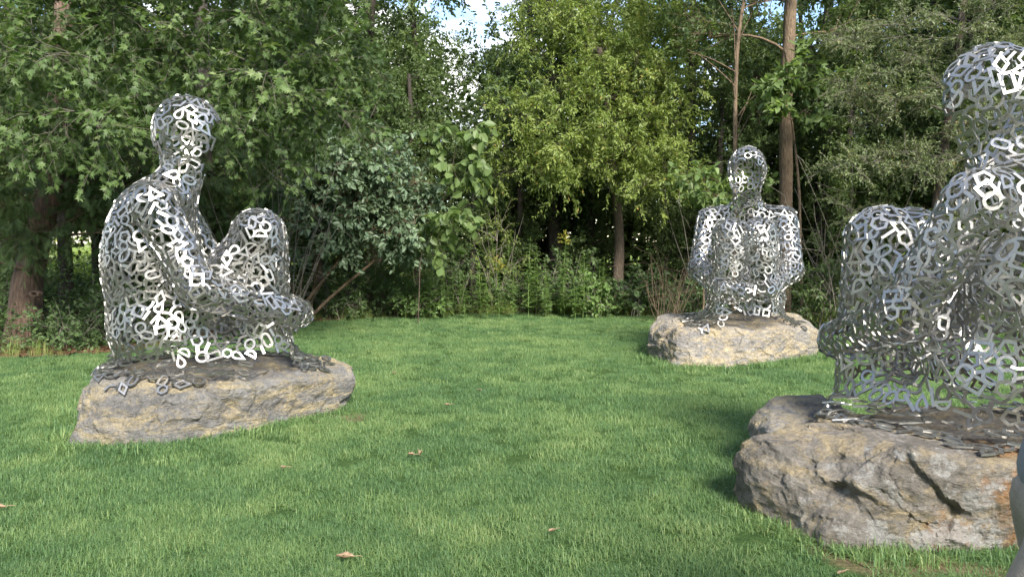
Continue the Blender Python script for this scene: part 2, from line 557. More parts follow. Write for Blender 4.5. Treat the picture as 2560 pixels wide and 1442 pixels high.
# ------------------------------------------------------------------ boulders
def boulder_mesh(name, pts, mat, seed, sub=7, rough=1.0, bed=(0.15, 0.1, 1.0)):
    pts = np.array(pts, float)
    bm = bmesh.new()
    for p in pts:
        bm.verts.new(p)
    bmesh.ops.convex_hull(bm, input=bm.verts[:])
    bm.normal_update()
    c = pts.mean(0)
    nn, dd = [], []
    for f in bm.faces:
        n_ = np.array(f.normal)
        v = np.array(f.verts[0].co)
        if n_ @ (v - c) < 0:
            n_ = -n_
        nn.append(n_)
        dd.append(n_ @ (v - c))
    bm.free()
    nn, dd = np.array(nn), np.array(dd)
    bm = bmesh.new()
    bmesh.ops.create_icosphere(bm, subdivisions=sub, radius=1.0)
    D = nrm(np.array([v.co[:] for v in bm.verts]))
    F = np.array([[v.index for v in f.verts] for f in bm.faces])
    bm.free()
    den = D @ nn.T
    t = np.where(den > 1e-4, dd[None, :] / np.maximum(den, 1e-4), 1e3)
    k = 40.0
    tm = t.min(1)
    # soft minimum rounds the arrises a little
    tt = tm - np.log(np.exp(-k * (t - tm[:, None]) / np.maximum(tm[:, None], 0.1)).sum(1)) / k * tm
    P = c + D * (tt * 1.035)[:, None]
    s = seed * 13.7
    rs = np.random.RandomState(int(seed * 10))
    # fractured facets: cells cut to tilted planes, coarse and fine
    W = P + 0.05 * np.stack([fbm(P * 3 + s, 3), fbm(P * 3 + s + 9, 3), fbm(P * 3 + s + 19, 3)], 1)
    blk = np.zeros(len(P))
    crack = np.zeros(len(P))
    for cells, amp, tilt, soft in ((46, 0.012, 0.05, 0.14), (420, 0.006, 0.11, 0.018)):
        seeds = c + rs.uniform(-1, 1, (cells, 3)) * np.abs(pts - c).max(0)
        off = rs.uniform(-amp, amp, cells)
        g = rs.normal(0, tilt, (cells, 3))
        for i0 in range(0, len(P), 8000):
            w = W[i0:i0 + 8000]
            d2 = ((w[:, None, :] - seeds[None]) ** 2).sum(2)
            o2 = np.argpartition(d2, 2, axis=1)[:, :2]
            dd2 = np.sqrt(np.take_along_axis(d2, o2, 1))
            sw = dd2[:, 0] > dd2[:, 1]
            o2[sw] = o2[sw][:, ::-1]
            dd2 = np.sort(dd2, axis=1)
            va = off[o2[:, 0]] + ((w - seeds[o2[:, 0]]) * g[o2[:, 0]]).sum(1)
            vb = off[o2[:, 1]] + ((w - seeds[o2[:, 1]]) * g[o2[:, 1]]).sum(1)
            e = np.clip((dd2[:, 1] - dd2[:, 0]) / soft, 0, 1)
            blk[i0:i0 + 8000] += np.clip(va * (0.5 + 0.5 * e) + vb * (0.5 - 0.5 * e), -0.07, 0.05)
            if cells < 100:
                crack[i0:i0 + 8000] = -0.010 * np.exp(-((dd2[:, 1] - dd2[:, 0]) / 0.008) ** 2)
    crack *= np.clip((perlin(P * 2.3 + s) - 0.10) * 6, 0, 1)
    bedv = nrm(np.array([bed]))[0]
    h = P @ bedv * 11 + 0.9 * fbm(P * 1.6 + s, 3)
    saw = h - np.floor(h)
    led = 0.012 * (np.minimum(saw / 0.8, 1) - (saw > 0.8) * (saw - 0.8) / 0.2) * (0.4 + np.clip(fbm(P * 1.2 + s + 5, 2), 0, 1))
    disp = rough * (0.030 * fbm(P * 2.1 + s, 3) + blk + crack + led + 0.014 * fbm(P * 8.3 + s, 5, 0.6) - 0.018 * np.abs(fbm(P * 4.3 + s + 31, 3)))
    disp = disp * (1 - 0.65 * np.clip((D[:, 2] - 0.45) / 0.3, 0, 1))   # the bedding top lies flatter
    P = P + D * disp[:, None]
    return build_mesh(name, P, [F], [mat], smooth=False)


BVH = {}


def rock_bvh(o):
    me = o.data
    vs_ = [v.co.copy() for v in me.vertices]
    return BVHTree.FromPolygons(vs_, [tuple(p.vertices) for p in me.polygons])


A = at
rock_l = [A(172, 1135, 5.55), A(430, 1128, 5.62), A(640, 1085, 6.1), A(810, 1048, 6.65), A(190, 1090, 5.6),
          A(238, 945, 5.95), A(300, 925, 6.5), A(470, 985, 5.78), A(570, 990, 5.9), A(700, 955, 6.25), A(880, 955, 6.85), A(876, 915, 7.1), A(800, 893, 7.25), A(300, 905, 7.1),
          atg(215, 1030), atg(860, 990), A(250, 960, 7.3)]
rock_m = [A(1628, 872, 9.9), A(1690, 925, 9.1), A(1800, 930, 9.0), A(1905, 915, 9.25), A(2032, 888, 9.9), A(2042, 830, 10.0), A(2000, 795, 10.4), A(1905, 822, 9.35), A(1700, 822, 9.3), A(1622, 830, 9.9),
          A(1655, 785, 10.5), A(1990, 780, 10.9), A(1660, 800, 10.9), A(2035, 850, 10.9), A(1630, 870, 10.8)]
rock_r = [A(1842, 1255, 4.45), A(1836, 1180, 4.35), A(1890, 1095, 4.3), A(2085, 1365, 3.78), A(2230, 1400, 3.66), A(2480, 1395, 3.66), A(2760, 1350, 3.8), A(2050, 1060, 4.5), A(2150, 1085, 4.05), A(2300, 1140, 3.72),
          A(2560, 1160, 3.65), A(2900, 1150, 3.9), A(3050, 1250, 4.1), A(2300, 1010, 5.1), A(2800, 1030, 5.0), A(1900, 1160, 5.0), A(2950, 1200, 4.9), A(2060, 1320, 3.72)]
lobe_r = [A(1882, 1110, 5.0), A(1876, 1050, 5.1), A(1935, 992, 5.2), A(2045, 985, 5.35), A(2100, 1010, 5.0), A(1925, 1080, 4.75), A(2060, 1090, 4.75), A(1930, 1060, 5.6), A(2150, 1060, 5.6), A(1890, 1140, 4.85), A(2100, 1150, 4.8)]


for p in rock_l:
    if p[2] > 0.3:
        p[2] += 0.03


def low(pts):
    """carry the boulder's foot below the turf"""
    p = np.array(pts)
    ft = p[p[:, 2] < 0.16].copy()
    ft[:, 2] = -0.12
    return np.concatenate([p, ft])


b_l = tag(link('boulder', boulder_mesh('boulder', low(rock_l), M['rock_a'], 1.1)), 'grey and ochre limestone boulder under the figure by the cedar', 'boulder', 'limestone boulders on the lawn')
b_m = tag(link('boulder', boulder_mesh('boulder', low(rock_m), M['rock_b'], 2.3)), 'pale tan limestone boulder under the figure facing the viewer', 'boulder', 'limestone boulders on the lawn')
b_r = tag(link('boulder', boulder_mesh('boulder', low(rock_r), M['rock_c'], 3.7)), 'large dark boulder with white lichen and rust stains, cut by the frame', 'boulder', 'limestone boulders on the lawn')
link('ledge', boulder_mesh('ledge', low(lobe_r), M['rock_a'], 4.2, sub=6), b_r)
TREES = {'l': rock_bvh(b_l), 'm': rock_bvh(b_m), 'r': rock_bvh(b_r)}


# ------------------------------------------------------------------ seated openwork figures
def offset_path(pts, w, closed):
    pts = np.array(pts, float)
    n = len(pts)
    L, Rr = [], []
    for i in range(n):
        if closed:
            a, b, c = pts[i - 1], pts[i], pts[(i + 1) % n]
        else:
            b = pts[i]
            a = pts[i - 1] if i > 0 else None
            c = pts[i + 1] if i < n - 1 else None
        d1 = nrm((b - a)[None])[0] if a is not None else None
        d2 = nrm((c - b)[None])[0] if c is not None else None
        if d1 is None:
            d1 = d2
        if d2 is None:
            d2 = d1
        n1 = np.array([-d1[1], d1[0]])
        n2 = np.array([-d2[1], d2[0]])
        mm = n1 + n2
        mm /= np.linalg.norm(mm)
        sc = min(1.0 / max(mm @ n1, 0.35), 2.2)
        L.append(b + mm * w / 2 * sc)
        Rr.append(b - mm * w / 2 * sc)
    return np.array(L), np.array(Rr)


def strip_solid(pts, w, closed, th):
    L, Rr = offset_path(pts, w, closed)
    n = len(L)
    V = np.concatenate([np.c_[L, np.full(n, th / 2)], np.c_[Rr, np.full(n, th / 2)], np.c_[L, np.full(n, -th / 2)], np.c_[Rr, np.full(n, -th / 2)]])
    Q = []
    for i in range(n if closed else n - 1):
        j = (i + 1) % n
        Q += [(i, i + n, j + n, j), (i + 2 * n, j + 2 * n, j + 3 * n, i + 3 * n), (i, j, j + 2 * n, i + 2 * n), (i + n, i + 3 * n, j + 3 * n, j + n)]
    if not closed:
        e = n - 1
        Q += [(0, 2 * n, 3 * n, n), (e, e + n, e + 3 * n, e + 2 * n)]
    return V, np.array(Q)


W_, TH = 0.0185, 0.011


def arc(rx, ry, a0, a1, k, cx=0, cy=0):
    a = np.linspace(R(a0), R(a1), k)
    return [(cx + rx * math.cos(t), cy + ry * math.sin(t)) for t in a]


def piece_meshes():
    res = []

    def add(name, V, polys):
        me = build_mesh(name, V, polys, [M['steel']])
        res.append((name, me, V, polys))

    def loop(name, pts, w=W_):
        V, Q = strip_solid(pts, w, True, TH)
        add(name, V, [Q])

    def bar(name, pts, w=W_):
        V, Q = strip_solid(pts, w, False, TH)
        add(name, V, [Q])

    loop('steel_ring', arc(0.043, 0.043, 0, 336, 15))
    loop('steel_oval_link', arc(0.033, 0.053, 0, 336, 15))
    loop('steel_square_link', [(-0.041, 0.041), (0.041, 0.041), (0.041, -0.041), (-0.041, -0.041)])
    loop('steel_diamond', [(0.0, 0.060), (0.036, 0.0), (0.0, -0.060), (-0.036, 0.0)])
    loop('steel_triangle', [(0.0, 0.052), (0.048, -0.040), (-0.048, -0.040)])
    loop('steel_hexagon', arc(0.047, 0.047, 0, 300, 6))
    loop('steel_pentagon', arc(0.048, 0.048, 18, 306, 5))
    loop('steel_teardrop', [(0.0, 0.058), (0.030, 0.0)] + arc(0.033, 0.030, -10, -170, 8, 0, -0.018) + [(-0.030, 0.0)])
    loop('steel_chain_link', arc(0.028, 0.028, 0, 180, 7, 0, 0.028) + arc(0.028, 0.028, 180, 360, 7, 0, -0.028))
    loop('steel_rectangle', [(-0.030, 0.055), (0.030, 0.055), (0.030, -0.055), (-0.030, -0.055)])
    loop('steel_half_moon', arc(0.050, 0.050, 0, 180, 9, 0, -0.022))
    bar('steel_bar', [(0.0, -0.060), (0.0, 0.060)], W_ * 1.15)
    bar('steel_short_bar', [(0.0, -0.042), (0.0, 0.042)], W_ * 1.35)
    bar('steel_arc_bar', arc(0.070, 0.070, 40, 140, 8, 0, -0.052))
    bar('steel_bent_bar', [(-0.052, -0.014), (0.0, 0.014), (0.052, -0.014)], W_ * 1.1)
    return res


PIECES = piece_meshes()


def smin(a, b, k):
    h = np.clip(0.5 + 0.5 * (b - a) / k, 0, 1)
    return b * (1 - h) + a * h - k * h * (1 - h)


def cone(P, a, b, ra, rb):
    a, b = np.array(a, float), np.array(b, float)
    ab = b - a
    t = np.clip(((P - a) @ ab) / (ab @ ab), 0, 1)
    return np.linalg.norm(P - a - t[:, None] * ab, axis=1) - (ra + (rb - ra) * t)


def ell(P, c, r):
    q = (P - np.array(c)) / np.array(r)
    k0 = np.linalg.norm(q, axis=1)
    k1 = np.linalg.norm(q / np.array(r), axis=1)
    return k0 * (k0 - 1.0) / np.maximum(k1, 1e-6)


def body_sdf(P, skirt=True):
    """seated figure with drawn-up knees, facing +x, seat at the origin, 2.2 m to the crown"""
    Q = P.copy()
    Q[:, 1] = np.abs(Q[:, 1])                   # symmetrical left and right
    d = ell(P, (-0.305, 0, 0.84), (0.38, 0.43, 0.68))
    d = smin(d, ell(P, (-0.20, 0, 0.30), (0.45, 0.50, 0.36)), 0.16)
    d = smin(d, cone(Q, (-0.22, 0.0, 1.33), (-0.20, 0.45, 1.30), 0.17, 0.155), 0.12)
    d = smin(d, cone(P, (-0.14, 0, 1.40), (-0.05, 0, 1.66), 0.175, 0.160), 0.13)
    d = smin(d, ell(P, (-0.02, 0, 1.91), (0.265, 0.232, 0.295)), 0.07)
    d = smin(d, cone(P, (0.0, 0, 1.76), (0.05, 0, 1.72), 0.15, 0.13), 0.08)
    leg = cone(Q, (-0.12, 0.24, 0.28), (0.52, 0.165, 1.09), 0.20, 0.175)
    leg = smin(leg, cone(Q, (0.515, 0.165, 1.08), (0.56, 0.20, 0.08), 0.215, 0.19), 0.03)
    arm = cone(Q, (-0.20, 0.46, 1.29), (0.12, 0.545, 0.66), 0.160, 0.138)
    arm = smin(arm, cone(Q, (0.12, 0.545, 0.66), (0.76, 0.22, 0.43), 0.140, 0.115), 0.06)
    arm = smin(arm, cone(Q, (0.74, 0.22, 0.44), (0.83, 0.0, 0.42), 0.110, 0.105), 0.04)
    d = smin(d, leg, 0.03)
    d = smin(d, arm, 0.015)
    d = smin(d, ell(P, (0.15, 0, 0.10), (0.60, 0.48, 0.26)), 0.10)
    if skirt:
        d = smin(d, P[:, 2] + 0.0, 0.24)
    return d


def grad(P, f, e=0.004):
    g = np.zeros_like(P)
    for i in range(3):
        q = P.copy()
        q[:, i] += e
        r = P.copy()
        r[:, i] -= e
        g[:, i] = f(q) - f(r)
    return nrm(g)


def project(P, f, it=6):
    for _ in range(it):
        P = P - grad(P, f) * f(P)[:, None]
    return P


def sample_body(seed, spacing):
    rs = np.random.RandomState(seed)
    C = np.c_[rs.uniform(-0.95, 1.15, 60000), rs.uniform(-0.9, 0.9, 60000), rs.uniform(0.0, 2.3, 60000)]
    C = C[np.abs(body_sdf(C)) < 0.10]
    C = project(C, body_sdf, 5)
    foot = body_sdf(C, False)
    ok = (np.abs(body_sdf(C)) < 0.004) & (C[:, 2] > -0.01) & (foot < 0.40)
    C = C[ok]
    rs.shuffle(C)
    keep = np.zeros((0, 3))
    for p in C:
        if len(keep) == 0 or ((keep - p) ** 2).sum(1).min() > spacing * spacing:
            keep = np.vstack([keep, p])
    K = keep
    for _ in range(8):                           # even the spacing out
        d = K[:, None, :] - K[None]
        l = np.linalg.norm(d, axis=2) + 1e-9
        np.fill_diagonal(l, 9)
        w = np.clip(1.25 * spacing - l, 0, None) / l
        K = K + 0.22 * (d * w[:, :, None]).sum(1)
        K = project(K, body_sdf, 2)
    nrmv = grad(K, body_sdf)
    # the face stays open
    hd = (K[:, 2] > 1.55) & (K[:, 2] < 2.02) & (K[:, 0] > 0.085 + 0.10 * np.clip((K[:, 2] - 1.85) / 0.15, -0.4, 1.0)) & (np.abs(K[:, 1]) < 0.185)
    foot = body_sdf(K, False)
    keepm = ~hd & (K[:, 2] > -0.02) & (foot < 0.20 + 0.16 * rs.rand(len(K)))
    return K[keepm], nrmv[keepm]


def figure(label, origin, facing, scale, bvh, seed, spacing=0.057):
    rs = np.random.RandomState(seed)
    origin = np.array(origin, float)
    root = root_of('seated_figure', origin, label, 'sculpture', 'openwork steel figures on boulders')
    K, Nn = sample_body(seed, spacing)
    ca, sa = math.cos(facing), math.sin(facing)
    Rz = np.array([[ca, -sa, 0], [sa, ca, 0], [0, 0, 1]])
    K = (K @ Rz.T) * scale
    Nn = Nn @ Rz.T
    # the foot settles on the boulder's uneven top
    for i in range(len(K)):
        w = float(np.clip(1 - K[i, 2] / 0.45, 0, 1))
        if w > 0:
            x, y = origin[0] + K[i, 0], origin[1] + K[i, 1]
            hs = []
            for ax_, ay_ in ((0, 0), (0.045, 0), (-0.045, 0), (0, 0.045), (0, -0.045)):
                h_ = bvh.ray_cast(Vector((x + ax_, y + ay_, 3)), Vector((0, 0, -1)))
                hs.append(h_[0].z if h_[0] is not None else -9.0)
            if min(hs) < origin[2] - 0.17:
                if w > 0.6:
                    K[i, 2] = -99
                continue
            K[i, 2] += (0.5 * max(hs) + 0.5 * float(np.mean(hs)) - origin[2] + 0.014) * w
            if w > 0.7:
                n2 = nrm(np.array([[-(hs[1] - hs[2]) / 0.09, -(hs[3] - hs[4]) / 0.09, 1.0]]))[0]
                Nn[i] = nrm((Nn[i] * (1 - w) + n2 * w)[None])[0]
    ok = K[:, 2] > -5
    K, Nn = K[ok], Nn[ok]
    n = len(K)
    Nn = nrm(Nn + rs.normal(0, 0.06, (n, 3)))
    up = np.array([[0, 0, 1.0]]) + rs.normal(0, 0.10, (n, 3))
    X = nrm(np.cross(up, Nn))
    Y = np.cross(Nn, X)
    ang = rs.uniform(0, 2 * math.pi, n)
    Xr = X * np.cos(ang)[:, None] + Y * np.sin(ang)[:, None]
    Yr = np.cross(Nn, Xr)
    sz = scale * rs.uniform(0.76, 1.0, n)
    kind = rs.choice(len(PIECES), n, p=np.array([13, 10, 8, 8, 7, 7, 5, 7, 8, 7, 7, 9, 7, 9, 8]) / 120.0)
    dist = np.linalg.norm(K + origin - EYE, axis=1)
    order = np.argsort(dist)
    single = order[:300]
    rest = order[300:]
    for i in single:
        nm, me, V, Q = PIECES[kind[i]]
        o = bpy.data.objects.new(nm, me)
        COL.objects.link(o)
        o.parent = root
        mt = Matrix(np.vstack([np.c_[np.c_[Xr[i], Yr[i], Nn[i]] * sz[i], K[i]], [0, 0, 0, 1]]).tolist())
        o.matrix_local = mt
    VV, PP, off = [], [], 0
    for i in rest:
        nm, me, V, polys = PIECES[kind[i]]
        B = np.c_[Xr[i], Yr[i], Nn[i]] * sz[i]
        VV.append(V @ B.T + K[i])
        PP.extend([np.asarray(q) + off for q in polys])
        off += len(V)
    if VV:
        quads = [p for p in PP if p.shape[1] == 4]
        tris = [p for p in PP if p.shape[1] == 3]
        polys = [np.concatenate(quads)] + ([np.concatenate(tris)] if tris else [])
        tag(link('steel_links', build_mesh('steel_links', np.concatenate(VV), polys, [M['steel']]), root), kind='stuff')
    print('figure pieces', n)
    return root


SEAT_L = at(492, 912, 6.42)
SEAT_M = at(1860, 803, 9.95)
SEAT_R = at(2432, 1085, 4.45)


def rock_z(bvh, p):
    zs = []
    for dx in (-0.3, 0, 0.3):
        for dy in (-0.3, 0, 0.3):
            h = bvh.ray_cast(Vector((p[0] + dx, p[1] + dy, 3)), Vector((0, 0, -1)))
            if h[0] is not None:
                zs.append(h[0].z)
    return float(np.median(zs))


for s, k in ((SEAT_L, 'l'), (SEAT_M, 'm'), (SEAT_R, 'r')):
    print('seat', k, s, 'rock top', rock_z(TREES[k], s))
    s[2] = rock_z(TREES[k], s)
figure('openwork steel seated figure facing the clearing, back to the leaning cedar', SEAT_L, R(14), 1.03, TREES['l'], 21)
figure('openwork steel seated figure on the pale boulder, facing the viewer', SEAT_M, R(-108), 1.03, TREES['m'], 22)
figure('large openwork steel seated figure cut off by the picture edge', SEAT_R, R(122), 1.0, TREES['r'], 23)


# ------------------------------------------------------------------ leaves
def tmpl_oval(w=0.5, fold=0.10, droop=0.10):
    V = np.array([[0, 0, 0], [-w * 0.46, 0.30, fold], [-w * 0.38, 0.66, fold * 0.8 - droop * 0.5], [0, 1.0, -droop], [w * 0.38, 0.66, fold * 0.8 - droop * 0.5], [w * 0.46, 0.30, fold]])
    T = np.array([[0, 3, 2], [0, 2, 1], [0, 5, 4], [0, 4, 3]])
    return V, T


def tmpl_small(w=0.55, fold=0.10):
    V = np.array([[0, 0, 0], [-w / 2, 0.5, fold], [0, 1.0, -0.05], [w / 2, 0.5, fold]])
    return V, np.array([[0, 2, 1], [0, 3, 2]])


def tmpl_maple():
    pts = [(0, 0.04), (-0.26, 0.04), (-0.20, 0.20), (-0.52, 0.34), (-0.30, 0.44), (-0.38, 0.80), (-0.15, 0.58), (0, 1.08), (0.15, 0.58), (0.38, 0.80), (0.30, 0.44), (0.52, 0.34), (0.20, 0.20), (0.26, 0.04)]
    V = [(0, 0.30, -0.04)] + [(x, y, 0.10 * abs(x) - 0.10 * (y - 0.3) ** 2) for x, y in pts]
    n = len(pts)
    T = [(0, i + 1, (i + 1) % n + 1) for i in range(n)]
    return np.array(V), np.array([(a, c, b) for a, b, c in T])


def tmpl_spray():
    """flat scaly cedar spray: an axis with tapering side fingers"""
    V, T = [], []

    def tri(a, b, c):
        i = len(V)
        V.extend([a, b, c])
        T.append((i, i + 1, i + 2))
    tri((-0.025, 0, 0), (0.025, 0, 0), (0, 1.0, -0.16))
    for k in range(7):
        y = 0.12 + 0.115 * k
        L = 0.42 * (1 - 0.6 * abs(k / 6.0 - 0.35))
        z = -0.16 * y * y
        for s in (-1, 1):
            tri((0, y - 0.035, z), (0, y + 0.045, z), (s * L * 0.72, y + L * 0.78, z - 0.05))
    return np.array(V), np.array(T)


def tmpl_lance(w=0.21):
    V = np.array([[0, 0, 0], [-w / 2, 0.35, 0.05], [w / 2, 0.35, 0.05], [-w * 0.4, 0.7, -0.02], [w * 0.4, 0.7, -0.02], [0, 1.0, -0.16]])
    return V, np.array([[0, 2, 1], [1, 2, 4], [1, 4, 3], [3, 4, 5]])


TM = {'oval': tmpl_oval(0.58), 'slim': tmpl_oval(0.42, 0.08), 'round': tmpl_oval(0.72, 0.08), 'small': tmpl_small(), 'maple': tmpl_maple(), 'spray': tmpl_spray(), 'lance': tmpl_lance(), 'wide': tmpl_small(0.8, 0.06)}


def leaf_cloud(tname, P, D, Nv, S, rs, tint=None):
    """one leaf of a template at each point: D growth direction, Nv upper side"""
    V0, T0 = TM[tname]
    n = len(P)
    D = nrm(D)
    X = nrm(np.cross(D, Nv))
    Z = np.cross(X, D)
    V = P[:, None, :] + S[:, None, None] * (V0[None, :, 0:1] * X[:, None, :] + V0[None, :, 1:2] * D[:, None, :] + V0[None, :, 2:3] * Z[:, None, :])
    F = T0[None] + (np.arange(n) * len(V0))[:, None, None]
    if tint is None:
        tint = rs.beta(2.2, 2.2, n)
    return V.reshape(-1, 3), F.reshape(-1, 3), np.repeat(tint, len(V0))


class Tree:
    """collects wood and leaves, in coordinates relative to its base"""

    def __init__(self, base, seed):
        self.base = np.array(base, float)
        self.rs = np.random.RandomState(seed)
        self.wood = []
        self.leaves = []
        self.trunk = None
        self.low = 0.25

    def set_trunk(self, pts, r0, r1, sides=14, flare=0.35):
        pts = np.array(pts, float) - self.base
        k = 26
        s = np.linspace(0, 1, len(pts))
        t = np.linspace(0, 1, k)
        P = np.stack([np.interp(t, s, pts[:, i]) for i in range(3)], 1)
        for _ in range(3):
            P[1:-1] = (P[:-2] + 2 * P[1:-1] + P[2:]) / 4
        L = np.linalg.norm(pts[-1] - pts[0])
        wob = self.rs.uniform(0, 50)
        P[:, 0] += 0.02 * L * 0.3 * perlin(np.c_[t * 4 + wob, t * 0, t * 0])
        rad = r0 + (r1 - r0) * t + r0 * flare * np.exp(-t * L / (r0 * 3.0))
        self.tp, self.tr = P, rad
        V, Q = tubes(P[None], rad[None], sides)
        C = np.repeat(P, sides, axis=0)
        d = V - C
        f = 1 + 0.10 * fbm(np.c_[V[:, :2] * 5 / max(r0, 0.05) * 0.12, V[:, 2] * 1.1] + wob, 3) + 0.06 * perlin(V * 9 + wob)
        self.trunk = (C + d * f[:, None], Q)

    def trunk_at(self, z):
        i = np.argmin(np.abs(self.tp[:, 2] - z))
        return self.tp[i], self.tr[i]

    def add_wood(self, P, Rd, sides):
        self.wood.append(tubes(P, Rd, sides))

    def cluster(self, c, r, leaf, size, nb=10, nt=7, nl=9, twig=0.32, droop=0.25, limb_r=None, from_pt=None, flat=0.0, tint_shift=0.0, up=0.75, leafdir=0.6, twigs=True):
        rs = self.rs
        c = np.array(c, float) - self.base
        r = np.array(r, float) * np.ones(3)
        if from_pt is None:
            if not hasattr(self, 'np_'):
                m = self.tp[:, 2] > self.tp[0][2] + self.low * (self.tp[-1][2] - self.tp[0][2])
                self.np_ = self.tp[m] if m.any() else self.tp[-1:]
                self.nr_ = self.tr[m] if m.any() else self.tr[-1:]
            dv = c - self.np_
            cost = np.linalg.norm(dv, axis=1) + 0.9 * np.clip(self.np_[:, 2] - c[2] + 0.1, 0, None)
            i = int(np.argmin(cost))
            p0, tr = self.np_[i], self.nr_[i]
        else:
            p0, tr = np.array(from_pt, float) - self.base, 0.05
        L = np.linalg.norm(c - p0)
        lr = limb_r if limb_r else min(tr * 0.62, 0.008 + 0.012 * L)
        m1 = p0 + (c - p0) * 0.35 + np.array([0, 0, 0.12 * L]) + rs.normal(0, 0.07 * L, 3)
        m2 = p0 + (c - p0) * 0.7 + np.array([0, 0, 0.06 * L]) + rs.normal(0, 0.08 * L, 3)
        limb = bez(p0, m1, m2, c, 9)
        self.add_wood(limb[None], np.linspace(lr, lr * 0.45, 9)[None], 5)
        if from_pt is None:
            self.np_ = np.vstack([self.np_, limb[3:]])
            self.nr_ = np.concatenate([self.nr_, np.linspace(lr, lr * 0.45, 9)[3:]])
        # branches
        u = nrm(rs.normal(size=(nb, 3))) * (rs.uniform(0.25, 1.0, (nb, 1)) ** (1 / 2.2))
        u[:, 2] *= (1 - flat)
        tgt = c + u * r
        t0 = rs.randint(4, 9, nb)
        st = limb[t0]
        mid = (st + tgt) / 2 + rs.normal(0, 0.06, (nb, 3)) * r + np.array([0, 0, 0.06 * r[2]])
        t = np.linspace(0, 1, 5)[None, :, None]
        B = (1 - t) ** 2 * st[:, None] + 2 * (1 - t) * t * mid[:, None] + t * t * tgt[:, None]
        br = np.linspace(lr * 0.35 + 0.002, 0.0025, 5)[None].repeat(nb, 0)
        self.add_wood(B, br, 4)
        # twigs
        n2 = nb * nt
        bi = np.repeat(np.arange(nb), nt)
        tt = rs.uniform(0.25, 1.0, n2)
        f = tt * 4
        i0 = np.minimum(f.astype(int), 3)
        fr = (f - i0)[:, None]
        s2 = B[bi, i0] * (1 - fr) + B[bi, i0 + 1] * fr
        bd = nrm(B[bi, i0 + 1] - B[bi, i0])
        dr = nrm(bd * 0.55 + rs.normal(0, 0.55, (n2, 3)) * np.array([1, 1, 1 - flat]) + nrm(s2 - c) * 0.35)
        ln = twig * rs.uniform(0.5, 1.25, n2)[:, None]
        e2 = s2 + dr * ln + np.array([0, 0, -droop]) * ln * rs.uniform(0.3, 1.2, (n2, 1))
        m2 = (s2 + e2) / 2 + np.array([0, 0, 0.08]) * ln
        TW = np.stack([s2, m2, e2], 1)
        if twigs:
            self.add_wood(TW, np.array([[0.0028, 0.0020, 0.0012]]).repeat(n2, 0), 3)
        # leaves
        n3 = n2 * nl
        ti = np.repeat(np.arange(n2), nl)
        tl = np.tile(np.linspace(0.15, 1.0, nl), n2) + rs.normal(0, 0.05, n3)
        tl = np.clip(tl, 0, 1)[:, None]
        P = (1 - tl) ** 2 * s2[ti] + 2 * (1 - tl) * tl * m2[ti] + tl * tl * e2[ti]
        td = nrm(e2 - s2)[ti]
        side = nrm(np.cross(td, rs.normal(size=(n3, 3))))
        D = nrm(td * leafdir + side * 0.75 + np.array([0, 0, -droop * 0.8]) + rs.normal(0, 0.2, (n3, 3)))
        Nv = nrm(np.array([0, 0, up]) + nrm(P - c + 1e-6) * 0.45 + rs.normal(0, 0.38, (n3, 3)))
        S = size * rs.uniform(0.6, 1.2, n3)
        tint = np.clip(rs.beta(2.3, 2.3, n3) * 0.75 + rs.normal(0.12, 0.10) + tint_shift, 0, 1)
        odd = rs.rand(n3) < 0.006
        tint[odd] = 1.0
        self.leaves.append(leaf_cloud(leaf, P, D, Nv, S, rs, tint))

    def fill(self, lobes, cr, leaf, size, spacing=None, **kw):
        """spread leaf clusters through ellipsoids"""
        rs = self.rs
        spacing = spacing or cr * 1.15
        pts = np.zeros((0, 3))
        for c, r in lobes:
            vol = 4.19 * np.prod(r)
            m = int(vol / (spacing ** 3) * 9) + 8
            u = nrm(rs.normal(size=(m, 3))) * (rs.rand(m, 1) ** (1 / 2.6))
            for p in c + u * np.maximum(r - cr * 0.5, r * 0.35):
                if p[2] < 0.15:
                    continue
                if len(pts) == 0 or ((pts - p) ** 2).sum(1).min() > spacing ** 2:
                    pts = np.vstack([pts, p])
        if hasattr(self, 'tp'):
            ax = np.stack([np.interp(pts[:, 2] - self.base[2], self.tp[:, 2], self.tp[:, i]) for i in (0, 1)], 1) + self.base[:2]
            pts = pts[np.argsort(np.linalg.norm(pts[:, :2] - ax, axis=1))]
        for p in pts:
            self.cluster(p, cr * rs.uniform(0.8, 1.25), leaf, size, **kw)
        return len(pts)

    def build(self, name, label, cat, bark, leafm, group=None, crown_name='crown', wood_name='branches', wood_mat=None):
        root = root_of(name, self.base, label, cat, group)
        if self.trunk is not None:
            link('trunk', build_mesh('trunk', self.trunk[0], [self.trunk[1]], [M[bark]], smooth=True), root)
        if self.wood:
            V, Q, off = [], [], 0
            for v, q in self.wood:
                V.append(v)
                Q.append(q + off)
                off += len(v)
            link(wood_name, build_mesh(wood_name, np.concatenate(V), [np.concatenate(Q)], [M[wood_mat or bark]], smooth=True), root)
        if self.leaves:
            V, Q, T, off = [], [], [], 0
            for v, q, t in self.leaves:
                V.append(v)
                Q.append(q + off)
                T.append(t)
                off += len(v)
            link(crown_name, build_mesh(crown_name, np.concatenate(V), [np.concatenate(Q)], [M[leafm]], np.concatenate(T)), root)
            root['n_leaf_tris'] = int(sum(len(q) for q in Q))
        return root


def copy_tree(src, loc, rotz, scale, label, group):
    r = src.copy()
    COL.objects.link(r)
    r.location = loc
    r.rotation_euler = (0, 0, rotz)
    r.scale = (scale,) * 3
    r['label'] = label
    r['group'] = group
    for ch in list(src.children):
        c = ch.copy()
        COL.objects.link(c)
        c.parent = r
    return r


G0 = lambda px, Y: np.array([at(px, 600, Y)[0], Y, 0.0])

